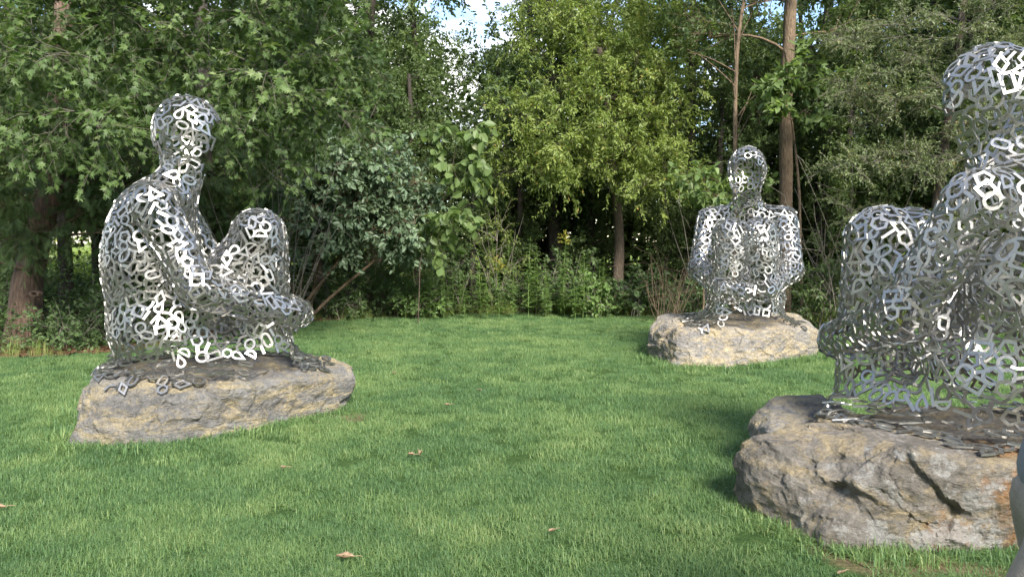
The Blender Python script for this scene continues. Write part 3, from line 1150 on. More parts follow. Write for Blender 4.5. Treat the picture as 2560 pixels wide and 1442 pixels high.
# --- maple reaching in over the clearing
t = Tree(G0(-330, 8.9), 101)
t.set_trunk([t.base, t.base + (0.1, 0, 2.5), t.base + (0.3, 0.1, 6.0)], 0.20, 0.09)
t.fill([lobe(120, 130, 8.6, 420, 190, 1.1), lobe(560, 170, 9.0, 330, 200, 1.1), lobe(180, 320, 8.3, 240, 90, 0.8), lobe(800, 300, 9.8, 190, 130, 0.9), lobe(640, 330, 9.2, 190, 90, 0.8), lobe(380, -190, 8.8, 700, 190, 1.6), lobe(790, 90, 10.0, 190, 180, 1.0), lobe(640, 440, 9.6, 130, 60, 0.6)],
       0.52, 'maple', 0.088, spacing=0.60, nb=9, nt=5, nl=7, twig=0.36, droop=0.32)
t.build('maple_tree', 'maple with lobed leaves arching over the figure by the cedar', 'tree', 'bark_grey', 'lf_maple', wood_mat='twig')

# --- leaning cedar
t = Tree(atg(35, 862), 102)
t.base[1] = 11.3
t.base[0] = at(45, 600, 11.3)[0]
top = at(112, 540, 11.6)
t.set_trunk([t.base, at(70, 700, 11.4), top, at(150, 250, 11.9), at(160, -50, 12.0)], 0.225, 0.13, 18, 0.25)
t.fill([lobe(40, 470, 11.0, 230, 110, 0.8), lobe(250, 480, 11.4, 220, 110, 0.8), lobe(140, 250, 11.8, 330, 200, 1.0), lobe(420, 420, 12.2, 220, 150, 0.8), lobe(60, 590, 10.7, 110, 45, 0.4)],
       0.55, 'spray', 0.17, spacing=0.62, nb=9, nt=6, nl=6, twig=0.30, droop=0.7, up=0.4, leafdir=0.9)
cedar = t.build('cedar_tree', 'leaning reddish brown cedar with drooping feathery sprays', 'tree', 'bark_cedar', 'lf_cedar')
# two dead stubs
t2 = Tree(t.base, 5)
p0 = at(68, 672, 11.25)
t2.add_wood(bez(p0, p0 + (-0.2, -0.1, 0.02), p0 + (-0.45, -0.2, 0.2), p0 + (-0.8, -0.2, 0.28), 8)[None] - t.base, np.linspace(0.03, 0.014, 8)[None], 6)
p0 = at(120, 590, 11.4)
t2.add_wood(bez(p0, p0 + (0.2, -0.1, 0.02), p0 + (0.5, -0.1, 0.02), p0 + (0.9, -0.2, 0.05), 8)[None] - t.base, np.linspace(0.035, 0.012, 8)[None], 6)
V, Q = t2.wood[0]
V2, Q2 = t2.wood[1]
link('dead_branch', build_mesh('dead_branch', V, [Q], [M['bark_tan']], smooth=True), cedar)
link('dead_branch', build_mesh('dead_branch', V2, [Q2], [M['bark_cedar']], smooth=True), cedar)

trunk_o = [c for c in cedar.children if c.name.startswith('trunk')][0]
for kx, ky, kr in ((88, 735, 0.075), (118, 652, 0.06), (84, 812, 0.06)):
    kp = at(kx, ky, 11.05) - t.base
    a = np.arange(14) * 2 * math.pi / 14
    rings = [(1.0, 0.02), (0.85, -0.035), (0.55, -0.05), (0.32, -0.02), (0.12, 0.02)]
    KV = np.concatenate([np.c_[kp[0] + kr * f * 1.3 * np.cos(a) * (1 + 0.12 * np.sin(3 * a)), np.full(14, kp[1] + dy), kp[2] + kr * f * 0.75 * np.sin(a)] for f, dy in rings])
    KQ = np.array([(r_ * 14 + i, r_ * 14 + (i + 1) % 14, (r_ + 1) * 14 + (i + 1) % 14, (r_ + 1) * 14 + i) for r_ in range(4) for i in range(14)])
    link('knot', build_mesh('knot', KV, [KQ], [M['bark_cedar']], smooth=True), trunk_o)

# --- second cedar behind the first figure
t = Tree(G0(520, 13.2), 103)
t.set_trunk([t.base, t.base + (0, 0, 7)], 0.17, 0.08)
t.fill([lobe(420, 560, 12.8, 210, 130, 0.8), lobe(600, 470, 13.0, 190, 170, 0.9), lobe(560, 300, 13.2, 240, 160, 1.0)], 0.6, 'spray', 0.18, spacing=0.66, nb=9, nt=6, nl=5, twig=0.32, droop=0.55, up=0.4, leafdir=0.9)
t.build('cedar_tree', 'dark dense cedar hidden behind the first seated figure', 'tree', 'bark_dark', 'lf_cedar')

# --- blue-green viburnum
t = Tree(G0(745, 14.2), 104)
bs = at(745, 770, 14.0)
t.base = np.array([bs[0], 14.0, 0.0])
t.tp = np.array([[0, 0, 0.0], [0, 0, 0.15]])
t.tr = np.array([0.05, 0.05])
for k, (px, py, Y) in enumerate([(850, 648, 13.7), (770, 600, 14.1), (900, 560, 14.2), (700, 620, 14.0), (1000, 600, 14.1), (820, 520, 14.4)]):
    e = at(px, py, Y)
    s0 = t.base + (0.05 * (k - 2), 0.03 * k, 0)
    t.add_wood(bez(s0, s0 + (e - s0) * 0.3 + (0, 0, 0.15), s0 + (e - s0) * 0.7, e, 9)[None] - t.base, np.linspace(0.035, 0.02, 9)[None], 6)
t.fill([lobe(900, 440, 14.0, 190, 125, 0.9), lobe(1000, 540, 13.9, 110, 130, 0.8), lobe(800, 560, 13.8, 120, 110, 0.7), lobe(900, 560, 13.6, 170, 90, 0.6)],
       0.42, 'oval', 0.125, spacing=0.46, nb=9, nt=5, nl=7, twig=0.26, droop=0.25, limb_r=0.012, from_pt=at(860, 600, 14.1))
t.build('viburnum_shrub', 'large blue-green shrub with thick oval leaves and slanting stems', 'shrub', 'bark_tan', 'lf_viburnum', crown_name='foliage', wood_name='stems')

# --- light broad-leaved shrub beside it
t = Tree(G0(1045, 13.9), 105)
t.set_trunk([t.base, at(1050, 640, 13.9), at(1110, 500, 13.8), at(1150, 330, 13.8)], 0.011, 0.007, 7, 0.1)
t.fill([lobe(1150, 330, 13.7, 60, 45, 0.3), lobe(1165, 430, 13.6, 60, 60, 0.3), lobe(1140, 530, 13.5, 65, 40, 0.3), lobe(1105, 600, 13.6, 40, 25, 0.2)], 0.30, 'round', 0.215, spacing=0.36, nb=4, nt=3, nl=4, twig=0.26, droop=0.65, up=0.3)
t.build('broadleaf_shrub', 'slender shrub with very large pale green drooping leaves', 'shrub', 'bark_grey', 'lf_broad', crown_name='foliage')

# --- yellow-green pear tree in the middle
t = Tree(G0(1545, 16.6), 106)
t.set_trunk([t.base, at(1548, 560, 16.6), at(1530, 380, 16.4), at(1500, 120, 16.2)], 0.125, 0.06, 12, 0.2)
t.fill([lobe(1470, 330, 15.6, 260, 150, 1.2), lobe(1310, 300, 15.6, 120, 95, 0.8), lobe(1630, 420, 15.2, 140, 100, 0.8), lobe(1560, 190, 16.2, 220, 120, 1.2), lobe(1290, 420, 15.8, 100, 70, 0.7), lobe(1420, 450, 15.2, 160, 65, 0.7), lobe(1400, 60, 16.8, 150, 110, 1.0), lobe(1640, 60, 16.8, 150, 110, 1.0)],
       0.58, 'slim', 0.085, spacing=0.56, nb=10, nt=7, nl=9, twig=0.28, droop=0.25, twigs=False)
t.build('pear_tree', 'bright yellow-green pear tree in the middle of the clearing edge', 'tree', 'bark_grey', 'lf_pear')

# --- straight brown trunk at right of centre
t = Tree(G0(1965, 14.6), 107)
t.set_trunk([t.base, at(1962, 480, 14.6), at(1970, 150, 14.6), at(1985, -200, 14.6)], 0.138, 0.105, 14, 0.15)
t.fill([lobe(1900, -120, 14.8, 330, 110, 1.4), lobe(2110, 60, 14.4, 110, 50, 0.6), lobe(2230, -60, 14.6, 260, 110, 1.2), lobe(1790, 20, 15.0, 120, 50, 0.6), lobe(1730, 110, 14.8, 50, 40, 0.4)], 0.5, 'oval', 0.12, spacing=0.64, nb=7, nt=5, nl=7, twig=0.3)
t.build('straight_tree', 'tree with a tall straight brown trunk behind the facing figure', 'tree', 'bark_tan', 'lf_wood')

# --- young broad-leaved saplings
t = Tree(G0(2010, 13.8), 108)
t.set_trunk([t.base, at(2000, 500, 13.8), at(1975, 250, 13.7), at(1960, 130, 13.7)], 0.03, 0.012, 7, 0.1)
t.fill([lobe(1950, 215, 13.5, 80, 55, 0.45), lobe(2020, 270, 13.4, 70, 40, 0.4), lobe(1930, 275, 13.5, 50, 25, 0.3), lobe(2100, 190, 13.7, 50, 40, 0.3), lobe(1990, 165, 13.6, 70, 35, 0.3)], 0.36, 'oval', 0.17, spacing=0.38, nb=6, nt=4, nl=5, twig=0.26, droop=0.25, flat=0.5, up=1.2)
t.build('sapling', 'young tree with broad fresh green leaves beside the straight trunk', 'tree', 'bark_tan', 'lf_broad')
t = Tree(G0(1760, 13.2), 109)
t.set_trunk([t.base, at(1765, 600, 13.2), at(1760, 440, 13.2)], 0.02, 0.010, 7, 0.1)
t.fill([lobe(1740, 440, 13.0, 55, 25, 0.3), lobe(1775, 490, 12.9, 75, 25, 0.35), lobe(1870, 470, 13.1, 70, 50, 0.3), lobe(1720, 505, 13.0, 35, 20, 0.25)], 0.28, 'oval', 0.155, spacing=0.32, nb=5, nt=3, nl=5, twig=0.24, droop=0.3, flat=0.4, up=1.1)
t.build('sapling', 'low young tree with broad green leaves at the shoulder of the facing figure', 'tree', 'bark_tan', 'lf_broad')

# --- thin half-dead stem behind the facing figure's head
t = Tree(G0(1838, 14.2), 110)
t.set_trunk([t.base, at(1838, 500, 14.2), at(1836, 250, 14.2), at(1850, 60, 14.2), at(1880, -120, 14.2)], 0.05, 0.03, 8, 0.1)
for k in range(9):
    p = at(1838 + 4 * (k % 3), 360 - 35 * k, 14.2)
    e = p + np.array([t.rs.uniform(-1.0, 1.0), t.rs.uniform(-0.6, 0.3), t.rs.uniform(0.3, 1.0)])
    t.add_wood(bez(p, p + (e - p) * 0.3 + (0, 0, 0.05), p + (e - p) * 0.7 + (0.05, 0, 0.1), e, 7)[None] - t.base, np.linspace(0.016, 0.004, 7)[None], 4)
t.fill([lobe(1800, 60, 14.3, 90, 110, 0.6), lobe(1900, 40, 14.3, 70, 90, 0.5)], 0.4, 'small', 0.06, spacing=0.75, nb=7, nt=6, nl=6, twig=0.26)
t.build('thin_tree', 'thin upright bare stem rising behind the facing figure\'s head', 'tree', 'bark_tan', 'lf_wood')

# --- olive hawthorn at the right
t = Tree(G0(2330, 12.3), 111)
t.set_trunk([t.base, at(2330, 600, 12.3), at(2370, 300, 12.3), at(2420, -60, 12.4)], 0.11, 0.05, 10, 0.2)
t.fill([lobe(2240, 230, 11.9, 200, 110, 0.9), lobe(2190, 420, 11.3, 150, 60, 0.7), lobe(2300, 400, 11.6, 220, 90, 0.8), lobe(2450, 100, 11.8, 230, 130, 1.0), lobe(2250, 80, 12.4, 180, 100, 0.9), lobe(2320, 560, 11.8, 180, 70, 0.8), lobe(2520, 330, 11.6, 160, 160, 0.9), lobe(2180, 540, 11.8, 110, 60, 0.6)],
       0.46, 'slim', 0.055, spacing=0.54, nb=9, nt=8, nl=10, twig=0.28, droop=0.1, flat=0.45)
t.build('hawthorn_tree', 'hawthorn with small olive leaves on level twigs beyond the cut-off figure', 'tree', 'bark_grey', 'lf_haw', wood_mat='twig')

# --- tall trees standing behind the front row: four grown, the others copied
GRP = 'dark trees standing deeper in the wood'
LB = 'dark leafy tree standing deeper in the wood behind the clearing'
protos = []
for k, (px, Y, h, seed) in enumerate([(945, 19.5, 9.0, 201), (1475, 20.5, 9.5, 202), (2300, 19.0, 9.0, 203), (640, 18.5, 9.0, 204)]):
    t = Tree(G0(px, Y), seed)
    lean = t.rs.uniform(-0.3, 0.3)
    t.set_trunk([t.base, t.base + (lean * 0.4, 0, h * 0.5), t.base + (lean, 0, h)], 0.19, 0.07, 10, 0.2)
    rs = t.rs
    lob = []
    for j in range(15):
        a = rs.uniform(0, 6.28)
        z = (0.22 + 0.78 * (j + rs.rand()) / 15) * h
        q = rs.uniform(0.4, 1.7)
        lob.append((t.base + np.array([q * math.cos(a), q * math.sin(a), z]), np.array([1.25, 1.25, 0.8])))
    nclu = t.fill(lob, 0.80, 'small', 0.125, spacing=0.86, nb=10, nt=6, nl=9, twig=0.40, droop=0.2, twigs=False)
    lab = ['tree with twin dark stems rising beside the gap of sky', 'tall tree with a thick dark trunk above the pear tree', 'tall leafy tree above the hawthorn', 'tall leafy tree above the maple'][k]
    protos.append(t.build('woodland_tree', lab, 'tree', 'bark_dark', 'lf_wood', GRP))
rs = np.random.RandomState(77)
spots = [(1390, 18.2, 0.95), (1240, 19.0, 0.62), (1720, 19.6, 0.98), (2050, 18.0, 1.0), (2180, 21.0, 1.1), (2480, 18.0, 1.0), (2680, 16.5, 1.0), (800, 17.5, 0.8), (760, 21.5, 1.1), (420, 17.0, 1.0), (250, 18.5, 1.05),
         (60, 16.0, 0.9), (-200, 15.0, 1.0), (1560, 23.0, 1.05), (1030, 23.5, 0.85), (1850, 22.5, 0.9), (1330, 24.0, 0.8), (2350, 23.5, 1.1), (560, 24.0, 1.1), (940, 25.0, 0.95), (2850, 20.0, 1.1), (1660, 17.2, 0.5), (1180, 17.0, 0.42), (2000, 25.0, 0.9), (1480, 17.8, 0.55), (1300, 17.6, 0.5), (1790, 17.0, 0.55), (1900, 18.6, 0.7), (700, 16.2, 0.6), (880, 16.8, 0.55), (1040, 18.0, 0.6), (2130, 16.0, 0.6), (2420, 15.2, 0.7), (2600, 14.0, 0.8), (160, 14.6, 0.75), (330, 15.0, 0.7)]
for k, (px, Y, s) in enumerate(spots):
    g = G0(px, Y)
    copy_tree(protos[k % 4], tuple(g), rs.uniform(0, 6.28), s, LB, GRP)


# the same wood goes on round the clearing behind the viewer
for k, (x, y, s) in enumerate([(-9, -4, 1.1), (-5.5, -8.5, 1.1), (-1.5, -10, 1.05), (3.0, -10.8, 1.05), (7.5, -10.5, 1.05), (11.5, -5.5, 1.0), (-12, 1.0, 1.1), (0.8, -15, 1.1), (5.2, -15.5, 1.1), (-6, -13, 1.2), (12.5, 2.0, 0.9)]):
    copy_tree(protos[(k + 1) % 4], (x, y, 0), k * 1.1, s, 'tree of the wood on the viewer\'s side of the clearing', 'trees on the viewer\'s side of the clearing')


# ------------------------------------------------------------------ bushes and ground plants at the wood's edge
def bush(px, Y, w, h, leaf, size, leafm, seed, name, label, cat='shrub', group=None, dens=1.0, bark='twig', stems=5, droop=0.15, cr=0.26):
    t = Tree(G0(px, Y), seed)
    t.tp = np.array([[0, 0, 0.0], [0, 0, 0.1]])
    t.tr = np.array([0.02, 0.02])
    rs = t.rs
    for k in range(stems):
        e = np.array([rs.uniform(-0.8, 0.8) * w, rs.uniform(-0.3, 0.3), h * rs.uniform(0.6, 1.05)])
        s0 = np.array([rs.uniform(-0.3, 0.3) * w, rs.uniform(-0.1, 0.1), 0])
        t.add_wood(bez(s0, s0 + (0, 0, 0.3 * h), s0 + (e - s0) * 0.7, e, 7)[None], np.linspace(0.011, 0.003, 7)[None], 4)
    t.fill([(t.base + np.array([0, 0, h * 0.52]), np.array([w, 0.45, h * 0.5]))], cr, leaf, size, spacing=cr * 1.15 / dens, nb=6, nt=4, nl=6, twig=0.18, droop=droop, limb_r=0.006)
    return t.build(name, label, cat, bark, leafm, group, crown_name='foliage', wood_name='stems')


BG = 'bushes along the edge of the wood'
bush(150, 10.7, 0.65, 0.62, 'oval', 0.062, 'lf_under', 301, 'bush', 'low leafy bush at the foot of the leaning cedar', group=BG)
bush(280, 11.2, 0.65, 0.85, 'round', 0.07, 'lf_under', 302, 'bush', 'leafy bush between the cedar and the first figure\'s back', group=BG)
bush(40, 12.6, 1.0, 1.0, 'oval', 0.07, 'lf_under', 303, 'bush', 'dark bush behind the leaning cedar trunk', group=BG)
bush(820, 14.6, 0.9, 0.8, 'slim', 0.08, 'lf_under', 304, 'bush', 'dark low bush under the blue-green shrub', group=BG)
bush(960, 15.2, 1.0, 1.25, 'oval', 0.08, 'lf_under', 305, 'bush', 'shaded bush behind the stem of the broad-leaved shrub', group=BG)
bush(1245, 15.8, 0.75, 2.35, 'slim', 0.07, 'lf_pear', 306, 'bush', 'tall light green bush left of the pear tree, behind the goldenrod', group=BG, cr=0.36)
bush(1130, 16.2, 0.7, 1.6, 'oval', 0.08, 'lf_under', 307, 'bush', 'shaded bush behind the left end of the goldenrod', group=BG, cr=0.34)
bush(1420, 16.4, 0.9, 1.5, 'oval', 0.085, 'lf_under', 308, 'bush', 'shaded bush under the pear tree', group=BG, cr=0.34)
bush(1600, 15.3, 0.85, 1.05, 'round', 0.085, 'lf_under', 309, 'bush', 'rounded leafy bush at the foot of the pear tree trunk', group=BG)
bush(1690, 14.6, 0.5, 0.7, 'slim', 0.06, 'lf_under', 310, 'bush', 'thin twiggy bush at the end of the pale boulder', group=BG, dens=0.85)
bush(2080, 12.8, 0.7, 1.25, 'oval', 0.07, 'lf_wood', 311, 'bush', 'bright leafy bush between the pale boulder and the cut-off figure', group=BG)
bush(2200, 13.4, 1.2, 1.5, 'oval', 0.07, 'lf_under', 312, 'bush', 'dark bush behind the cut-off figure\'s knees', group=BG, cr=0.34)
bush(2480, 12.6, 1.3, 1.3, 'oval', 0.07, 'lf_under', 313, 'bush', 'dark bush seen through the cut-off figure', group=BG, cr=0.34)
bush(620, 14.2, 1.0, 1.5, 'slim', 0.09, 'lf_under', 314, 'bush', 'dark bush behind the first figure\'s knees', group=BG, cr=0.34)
bush(1060, 15.0, 0.7, 0.75, 'oval', 0.085, 'lf_gold', 316, 'bush', 'fresh green low bush at the left end of the goldenrod', group=BG)
bush(1480, 15.1, 0.7, 0.85, 'oval', 0.09, 'lf_gold', 317, 'bush', 'fresh green broad-leaved bush at the goldenrod\'s right end', group=BG)
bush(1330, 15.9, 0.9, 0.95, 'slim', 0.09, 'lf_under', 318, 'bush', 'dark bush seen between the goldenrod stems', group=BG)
bush(1790, 14.4, 0.8, 1.0, 'oval', 0.075, 'lf_under', 319, 'bush', 'leafy bush at the facing figure\'s right elbow, behind the dead canes', group=BG)
bush(2060, 15.0, 1.0, 2.0, 'oval', 0.08, 'lf_wood', 320, 'bush', 'tall leafy bush right of the straight brown trunk', group=BG, cr=0.36)
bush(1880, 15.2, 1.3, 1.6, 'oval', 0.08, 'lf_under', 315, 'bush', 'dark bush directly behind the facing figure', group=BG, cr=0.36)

# tangle of bare twigs between maple and viburnum, and dead canes by the pale boulder
def twiggy(name, label, base, n, reach, seed, mat, r=0.008):
    t = Tree(base, seed)
    rs = t.rs
    for k in range(n):
        s0 = np.array([rs.uniform(-0.25, 0.25), rs.uniform(-0.2, 0.2), 0])
        e = s0 + np.array([rs.uniform(-1, 1) * reach[0], rs.uniform(-0.5, 0.5) * reach[0], reach[1] * rs.uniform(0.5, 1.0)])
        P = bez(s0, s0 + (e - s0) * 0.3 + rs.normal(0, 0.08, 3), s0 + (e - s0) * 0.65 + rs.normal(0, 0.12, 3), e, 9)
        t.add_wood(P[None], np.linspace(r, 0.003, 9)[None], 4)
        for j in range(4):
            p = P[rs.randint(3, 9)]
            q = p + rs.normal(0, 0.28, 3) * np.array([1, 0.7, 0.7])
            t.add_wood(bez(p, p + (q - p) * 0.4 + rs.normal(0, 0.03, 3), q - (q - p) * 0.2, q, 5)[None], np.linspace(r * 0.45, 0.0018, 5)[None], 3)
    return t.build(name, label, 'shrub', mat, None, 'bare twiggy shrubs', wood_name='stems')


twiggy('twig_shrub', 'tangle of bare grey twigs between the maple and the blue-green shrub', G0(690, 12.2), 22, (1.1, 3.0), 401, 'twig')
twiggy('twig_shrub', 'dead reddish canes beside the pale boulder', G0(1680, 14.2), 20, (0.5, 1.5), 402, 'bark_tan')
twiggy('twig_shrub', 'bare grey stems crossing the dark behind the facing figure', G0(1760, 15.6), 8, (1.6, 3.6), 403, 'twig', 0.012)
twiggy('twig_shrub', 'bare twigs among the leaves right of the straight trunk', G0(2120, 12.6), 8, (1.2, 3.4), 404, 'twig')

# --- goldenrod: four plants grown, the stand copied from them
GG = 'goldenrod stems along the lawn edge'


def goldenrod(h, seed, flower):
    rs = np.random.RandomState(seed)
    k = 10
    z = np.linspace(0, h, k)
    P = np.c_[0.03 * np.sin(z * 2 + seed), 0.03 * np.cos(z * 1.7 + seed), z]
    P[:, :2] -= P[0, :2]
    V, Q = tubes(P[None], np.linspace(0.006, 0.0025, k)[None], 4)
    stem = build_mesh('stem', V, [Q], [M['lf_gold']], np.full(len(V), 0.9))
    n = int(h * 85)
    zz = np.sort(rs.uniform(0.10, 1.0, n)) * h
    a = np.arange(n) * 2.4 + rs.normal(0, 0.3, n)
    pos = np.stack([np.interp(zz, z, P[:, i]) for i in range(3)], 1)
    el = rs.uniform(0.0, 0.55, n)
    D = np.c_[np.cos(a), np.sin(a), el]
    S = 0.18 * rs.uniform(0.7, 1.15, n) * np.clip(1.25 - 0.75 * zz / h, 0.35, 1)
    V, F, T = leaf_cloud('lance', pos, D, np.array([[0, 0, 1.0]]) + rs.normal(0, 0.15, (n, 3)), S, rs)
    leaves = build_mesh('leaves', V, [F], [M['lf_gold']], T)
    fl = None
    if flower:
        m = 160
        b = rs.uniform(0, 6.28, 9)
        bb = rs.randint(0, 9, m)
        tt = rs.rand(m)
        pos = np.c_[np.cos(b[bb]) * 0.13 * tt, np.sin(b[bb]) * 0.13 * tt, h - 0.16 + 0.03 * bb + 0.06 * tt - 0.05 * tt * tt] + rs.normal(0, 0.008, (m, 3))
        V, F, T = leaf_cloud('small', pos, rs.normal(0, 1, (m, 3)) + (0, 0, 0.8), rs.normal(0, 1, (m, 3)), np.full(m, 0.035), rs)
        fl = build_mesh('flower_head', V, [F], [M['lf_flower']], T)
    return stem, leaves, fl


GR = [goldenrod(1.05, 1, False), goldenrod(1.25, 2, False), goldenrod(0.85, 3, False), goldenrod(1.62, 4, True), goldenrod(1.2, 5, True)]


def put_goldenrod(px, Y, v, rot, sc, label):
    g = G0(px, Y)
    r = root_of('goldenrod', g, label, 'plant', GG)
    r.rotation_euler = (0, 0, rot)
    r.scale = (sc,) * 3
    for nm, me in zip(('stem', 'leaves', 'flower_head'), GR[v]):
        if me is not None:
            link(nm, me, r)


put_goldenrod(1412, 15.1, 3, 0.4, 1.0, 'tallest goldenrod with a yellow-green plume, near the pear tree trunk')
put_goldenrod(1248, 14.9, 4, 2.0, 0.92, 'goldenrod with a small yellow tip standing clear of the stand\'s middle')
put_goldenrod(1365, 15.0, 1, 1.0, 0.95, 'straight leafy goldenrod just left of the tallest one')
rs = np.random.RandomState(88)
for k in range(34):
    px = 1010 + 510 * (k + rs.uniform(-1.6, 1.6)) / 34.0
    put_goldenrod(px, rs.uniform(14.6, 16.3), rs.randint(0, 3), rs.uniform(0, 6.28), rs.uniform(0.7, 1.32), 'leafy green goldenrod stem in the stand along the lawn edge')


# ------------------------------------------------------------------ masses nobody could count
def leaf_mass(name, label, leaf, size, mat, P, rs, droop=0.2, up=0.7, tint_noise=True):
    n = len(P)
    D = rs.normal(0, 1, (n, 3)) * (1, 1, 0.5) + (0, 0, -droop)
    Nv = np.array([[0, 0, up]]) + rs.normal(0, 0.5, (n, 3))
    S = size * rs.uniform(0.6, 1.25, n)
    tint = np.clip(0.42 + 0.22 * rs.normal(size=n) + 0.25 * fbm(P * 0.6, 3), 0, 1)
    V, F, T = leaf_cloud(leaf, P, D, Nv, S, rs, tint)
    o = link(name, build_mesh(name, V, [F], [M[mat]], T))
    return tag(o, label, name.split('_')[-1], kind='stuff')


rs = np.random.RandomState(91)
# low growth on the floor of the wood, thicker in clumps, with a lit opening kept free at the far left
n = 90000
X = rs.uniform(-13, 15, n)
Y = edge_y(X) + 0.15 + rs.rand(n) ** 1.4 * 9.5
P = np.c_[X, Y, X * 0]
dn = 0.5 + 0.9 * fbm(np.c_[X * 0.7, Y * 0.7, X * 0], 3)
hmax = np.clip(0.20 + 0.75 * dn, 0.06, 1.6) * np.clip((Y - edge_y(X)) / 1.6 + 0.25, 0.3, 1.6)
P[:, 2] = rs.rand(n) ** 0.8 * hmax
ok = rs.rand(n) < np.clip(0.35 + dn, 0.05, 1)
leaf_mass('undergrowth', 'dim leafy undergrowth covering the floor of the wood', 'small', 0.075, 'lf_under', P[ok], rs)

# far wood closing the view
n = 170000
X = rs.uniform(-22, 22, n)
Y = rs.uniform(21, 27, n)
Z = rs.rand(n) ** 0.9 * 9.5
P = np.c_[X, Y, Z]
px_ = CX + X / Y * FPX
topz = 7.6 + 1.6 * fbm(np.c_[X * 0.22, Y * 0.0, X * 0], 3) - 1.5 * np.exp(-((px_ - 1175) / 80.0) ** 2) - 1.6 * np.exp(-((px_ - 1760) / 60.0) ** 2)
f3 = fbm(P * np.array([0.55, 0.55, 0.7]), 3)
gap = (px_ < 260) & (px_ > 60) & (Z < 1.9) & (Z > 0.5)
m = 36000
low_ = np.c_[rs.uniform(-20, 20, m), rs.uniform(19.5, 21.2, m), rs.rand(m) * 3.9]
low_ = low_[~((CX + low_[:, 0] / low_[:, 1] * FPX < 260) & (CX + low_[:, 0] / low_[:, 1] * FPX > 60) & (low_[:, 2] < 1.9) & (low_[:, 2] > 0.5))]
ok = (f3 > -0.30) & (Z < topz) & ~gap
P = np.concatenate([P[ok], low_])
ok = slice(None)
leaf_mass('woodland', 'far green wood closing the view behind the clearing', 'wide', 0.20, 'lf_wood', P[ok], rs)
# trunks of the far wood, one by one
TG = 'slim trunks in the depth of the wood'
tk = Tree((0, 0, 0), 55)
tk.set_trunk([(0, 0, 0), (0.1, 0, 4), (0.0, 0, 9.5)], 0.12, 0.06, 8, 0.15)
tme = build_mesh('trunk', tk.trunk[0], [tk.trunk[1]], [M['bark_dark']], smooth=True)
for k in range(26):
    px = -100 + 2760 * (k + rs.uniform(-0.45, 0.45)) / 26
    if 1080 < px < 1270:
        px += 210
    r = root_of('slim_trunk', G0(px, rs.uniform(18.5, 26)), 'slim dark trunk standing in the shade of the wood', 'tree', TG)
    r.rotation_euler = (rs.normal(0, 0.04), rs.normal(0, 0.05), rs.uniform(0, 6.28))
    s = rs.uniform(0.55, 1.15)
    r.scale = (s, s, 1.0)
    link('trunk', tme, r)

# sunlit growth of the meadow beyond the trees at the far left
n = 16000
X = rs.uniform(-48, -14, n)
Y = rs.uniform(30, 46, n)
P = np.c_[X, Y, rs.rand(n) * (0.9 + 0.6 * fbm(np.c_[X * 0.4, Y * 0.4, X * 0], 2)) * np.interp(Y, [30, 41, 43, 46], [1, 1, 3.8, 6.5])]
leaf_mass('meadow_weeds', 'bright yellow-green weeds of the meadow beyond the trees', 'wide', 0.30, 'lf_pear', P, rs)


# ------------------------------------------------------------------ lawn grass
def tuft_mesh(name, nblade, rad, h0, h1, w, lean, seed, mat):
    rs = np.random.RandomState(seed)
    a = rs.uniform(0, 6.28, nblade)
    q = np.sqrt(rs.rand(nblade)) * rad
    B = np.c_[q * np.cos(a), q * np.sin(a), np.zeros(nblade) - 0.004]
    h = rs.uniform(h0, h1, nblade)
    b = rs.uniform(0, 6.28, nblade)
    ln = np.abs(rs.normal(0, lean, nblade)) + 0.12
    D = np.c_[np.cos(b), np.sin(b), b * 0]
    S = np.c_[-np.sin(b), np.cos(b), b * 0]
    V, F = [], []
    ww = w * rs.uniform(0.7, 1.25, nblade)
    lv = []
    for t_, wf in ((0.0, 1.0), (0.5, 0.85), (1.0, 0.0)):
        c = B + D * (h * ln * t_ * t_)[:, None] + np.array([0, 0, 1.0]) * (h * (t_ - 0.25 * ln * t_ * t_))[:, None]
        if wf > 0:
            lv.append((c - S * (ww * wf / 2)[:, None], c + S * (ww * wf / 2)[:, None]))
        else:
            lv.append((c,))
    V = np.stack([lv[0][0], lv[0][1], lv[1][0], lv[1][1], lv[2][0]], 1).reshape(-1, 3)
    o = (np.arange(nblade) * 5)[:, None]
    Q = o + np.array([[0, 1, 3, 2]])
    T = o + np.array([[2, 3, 4]])
    return build_mesh(name, V, [Q, T], [mat], np.repeat(rs.beta(1.6, 2.0, nblade) - 0.45, 5))


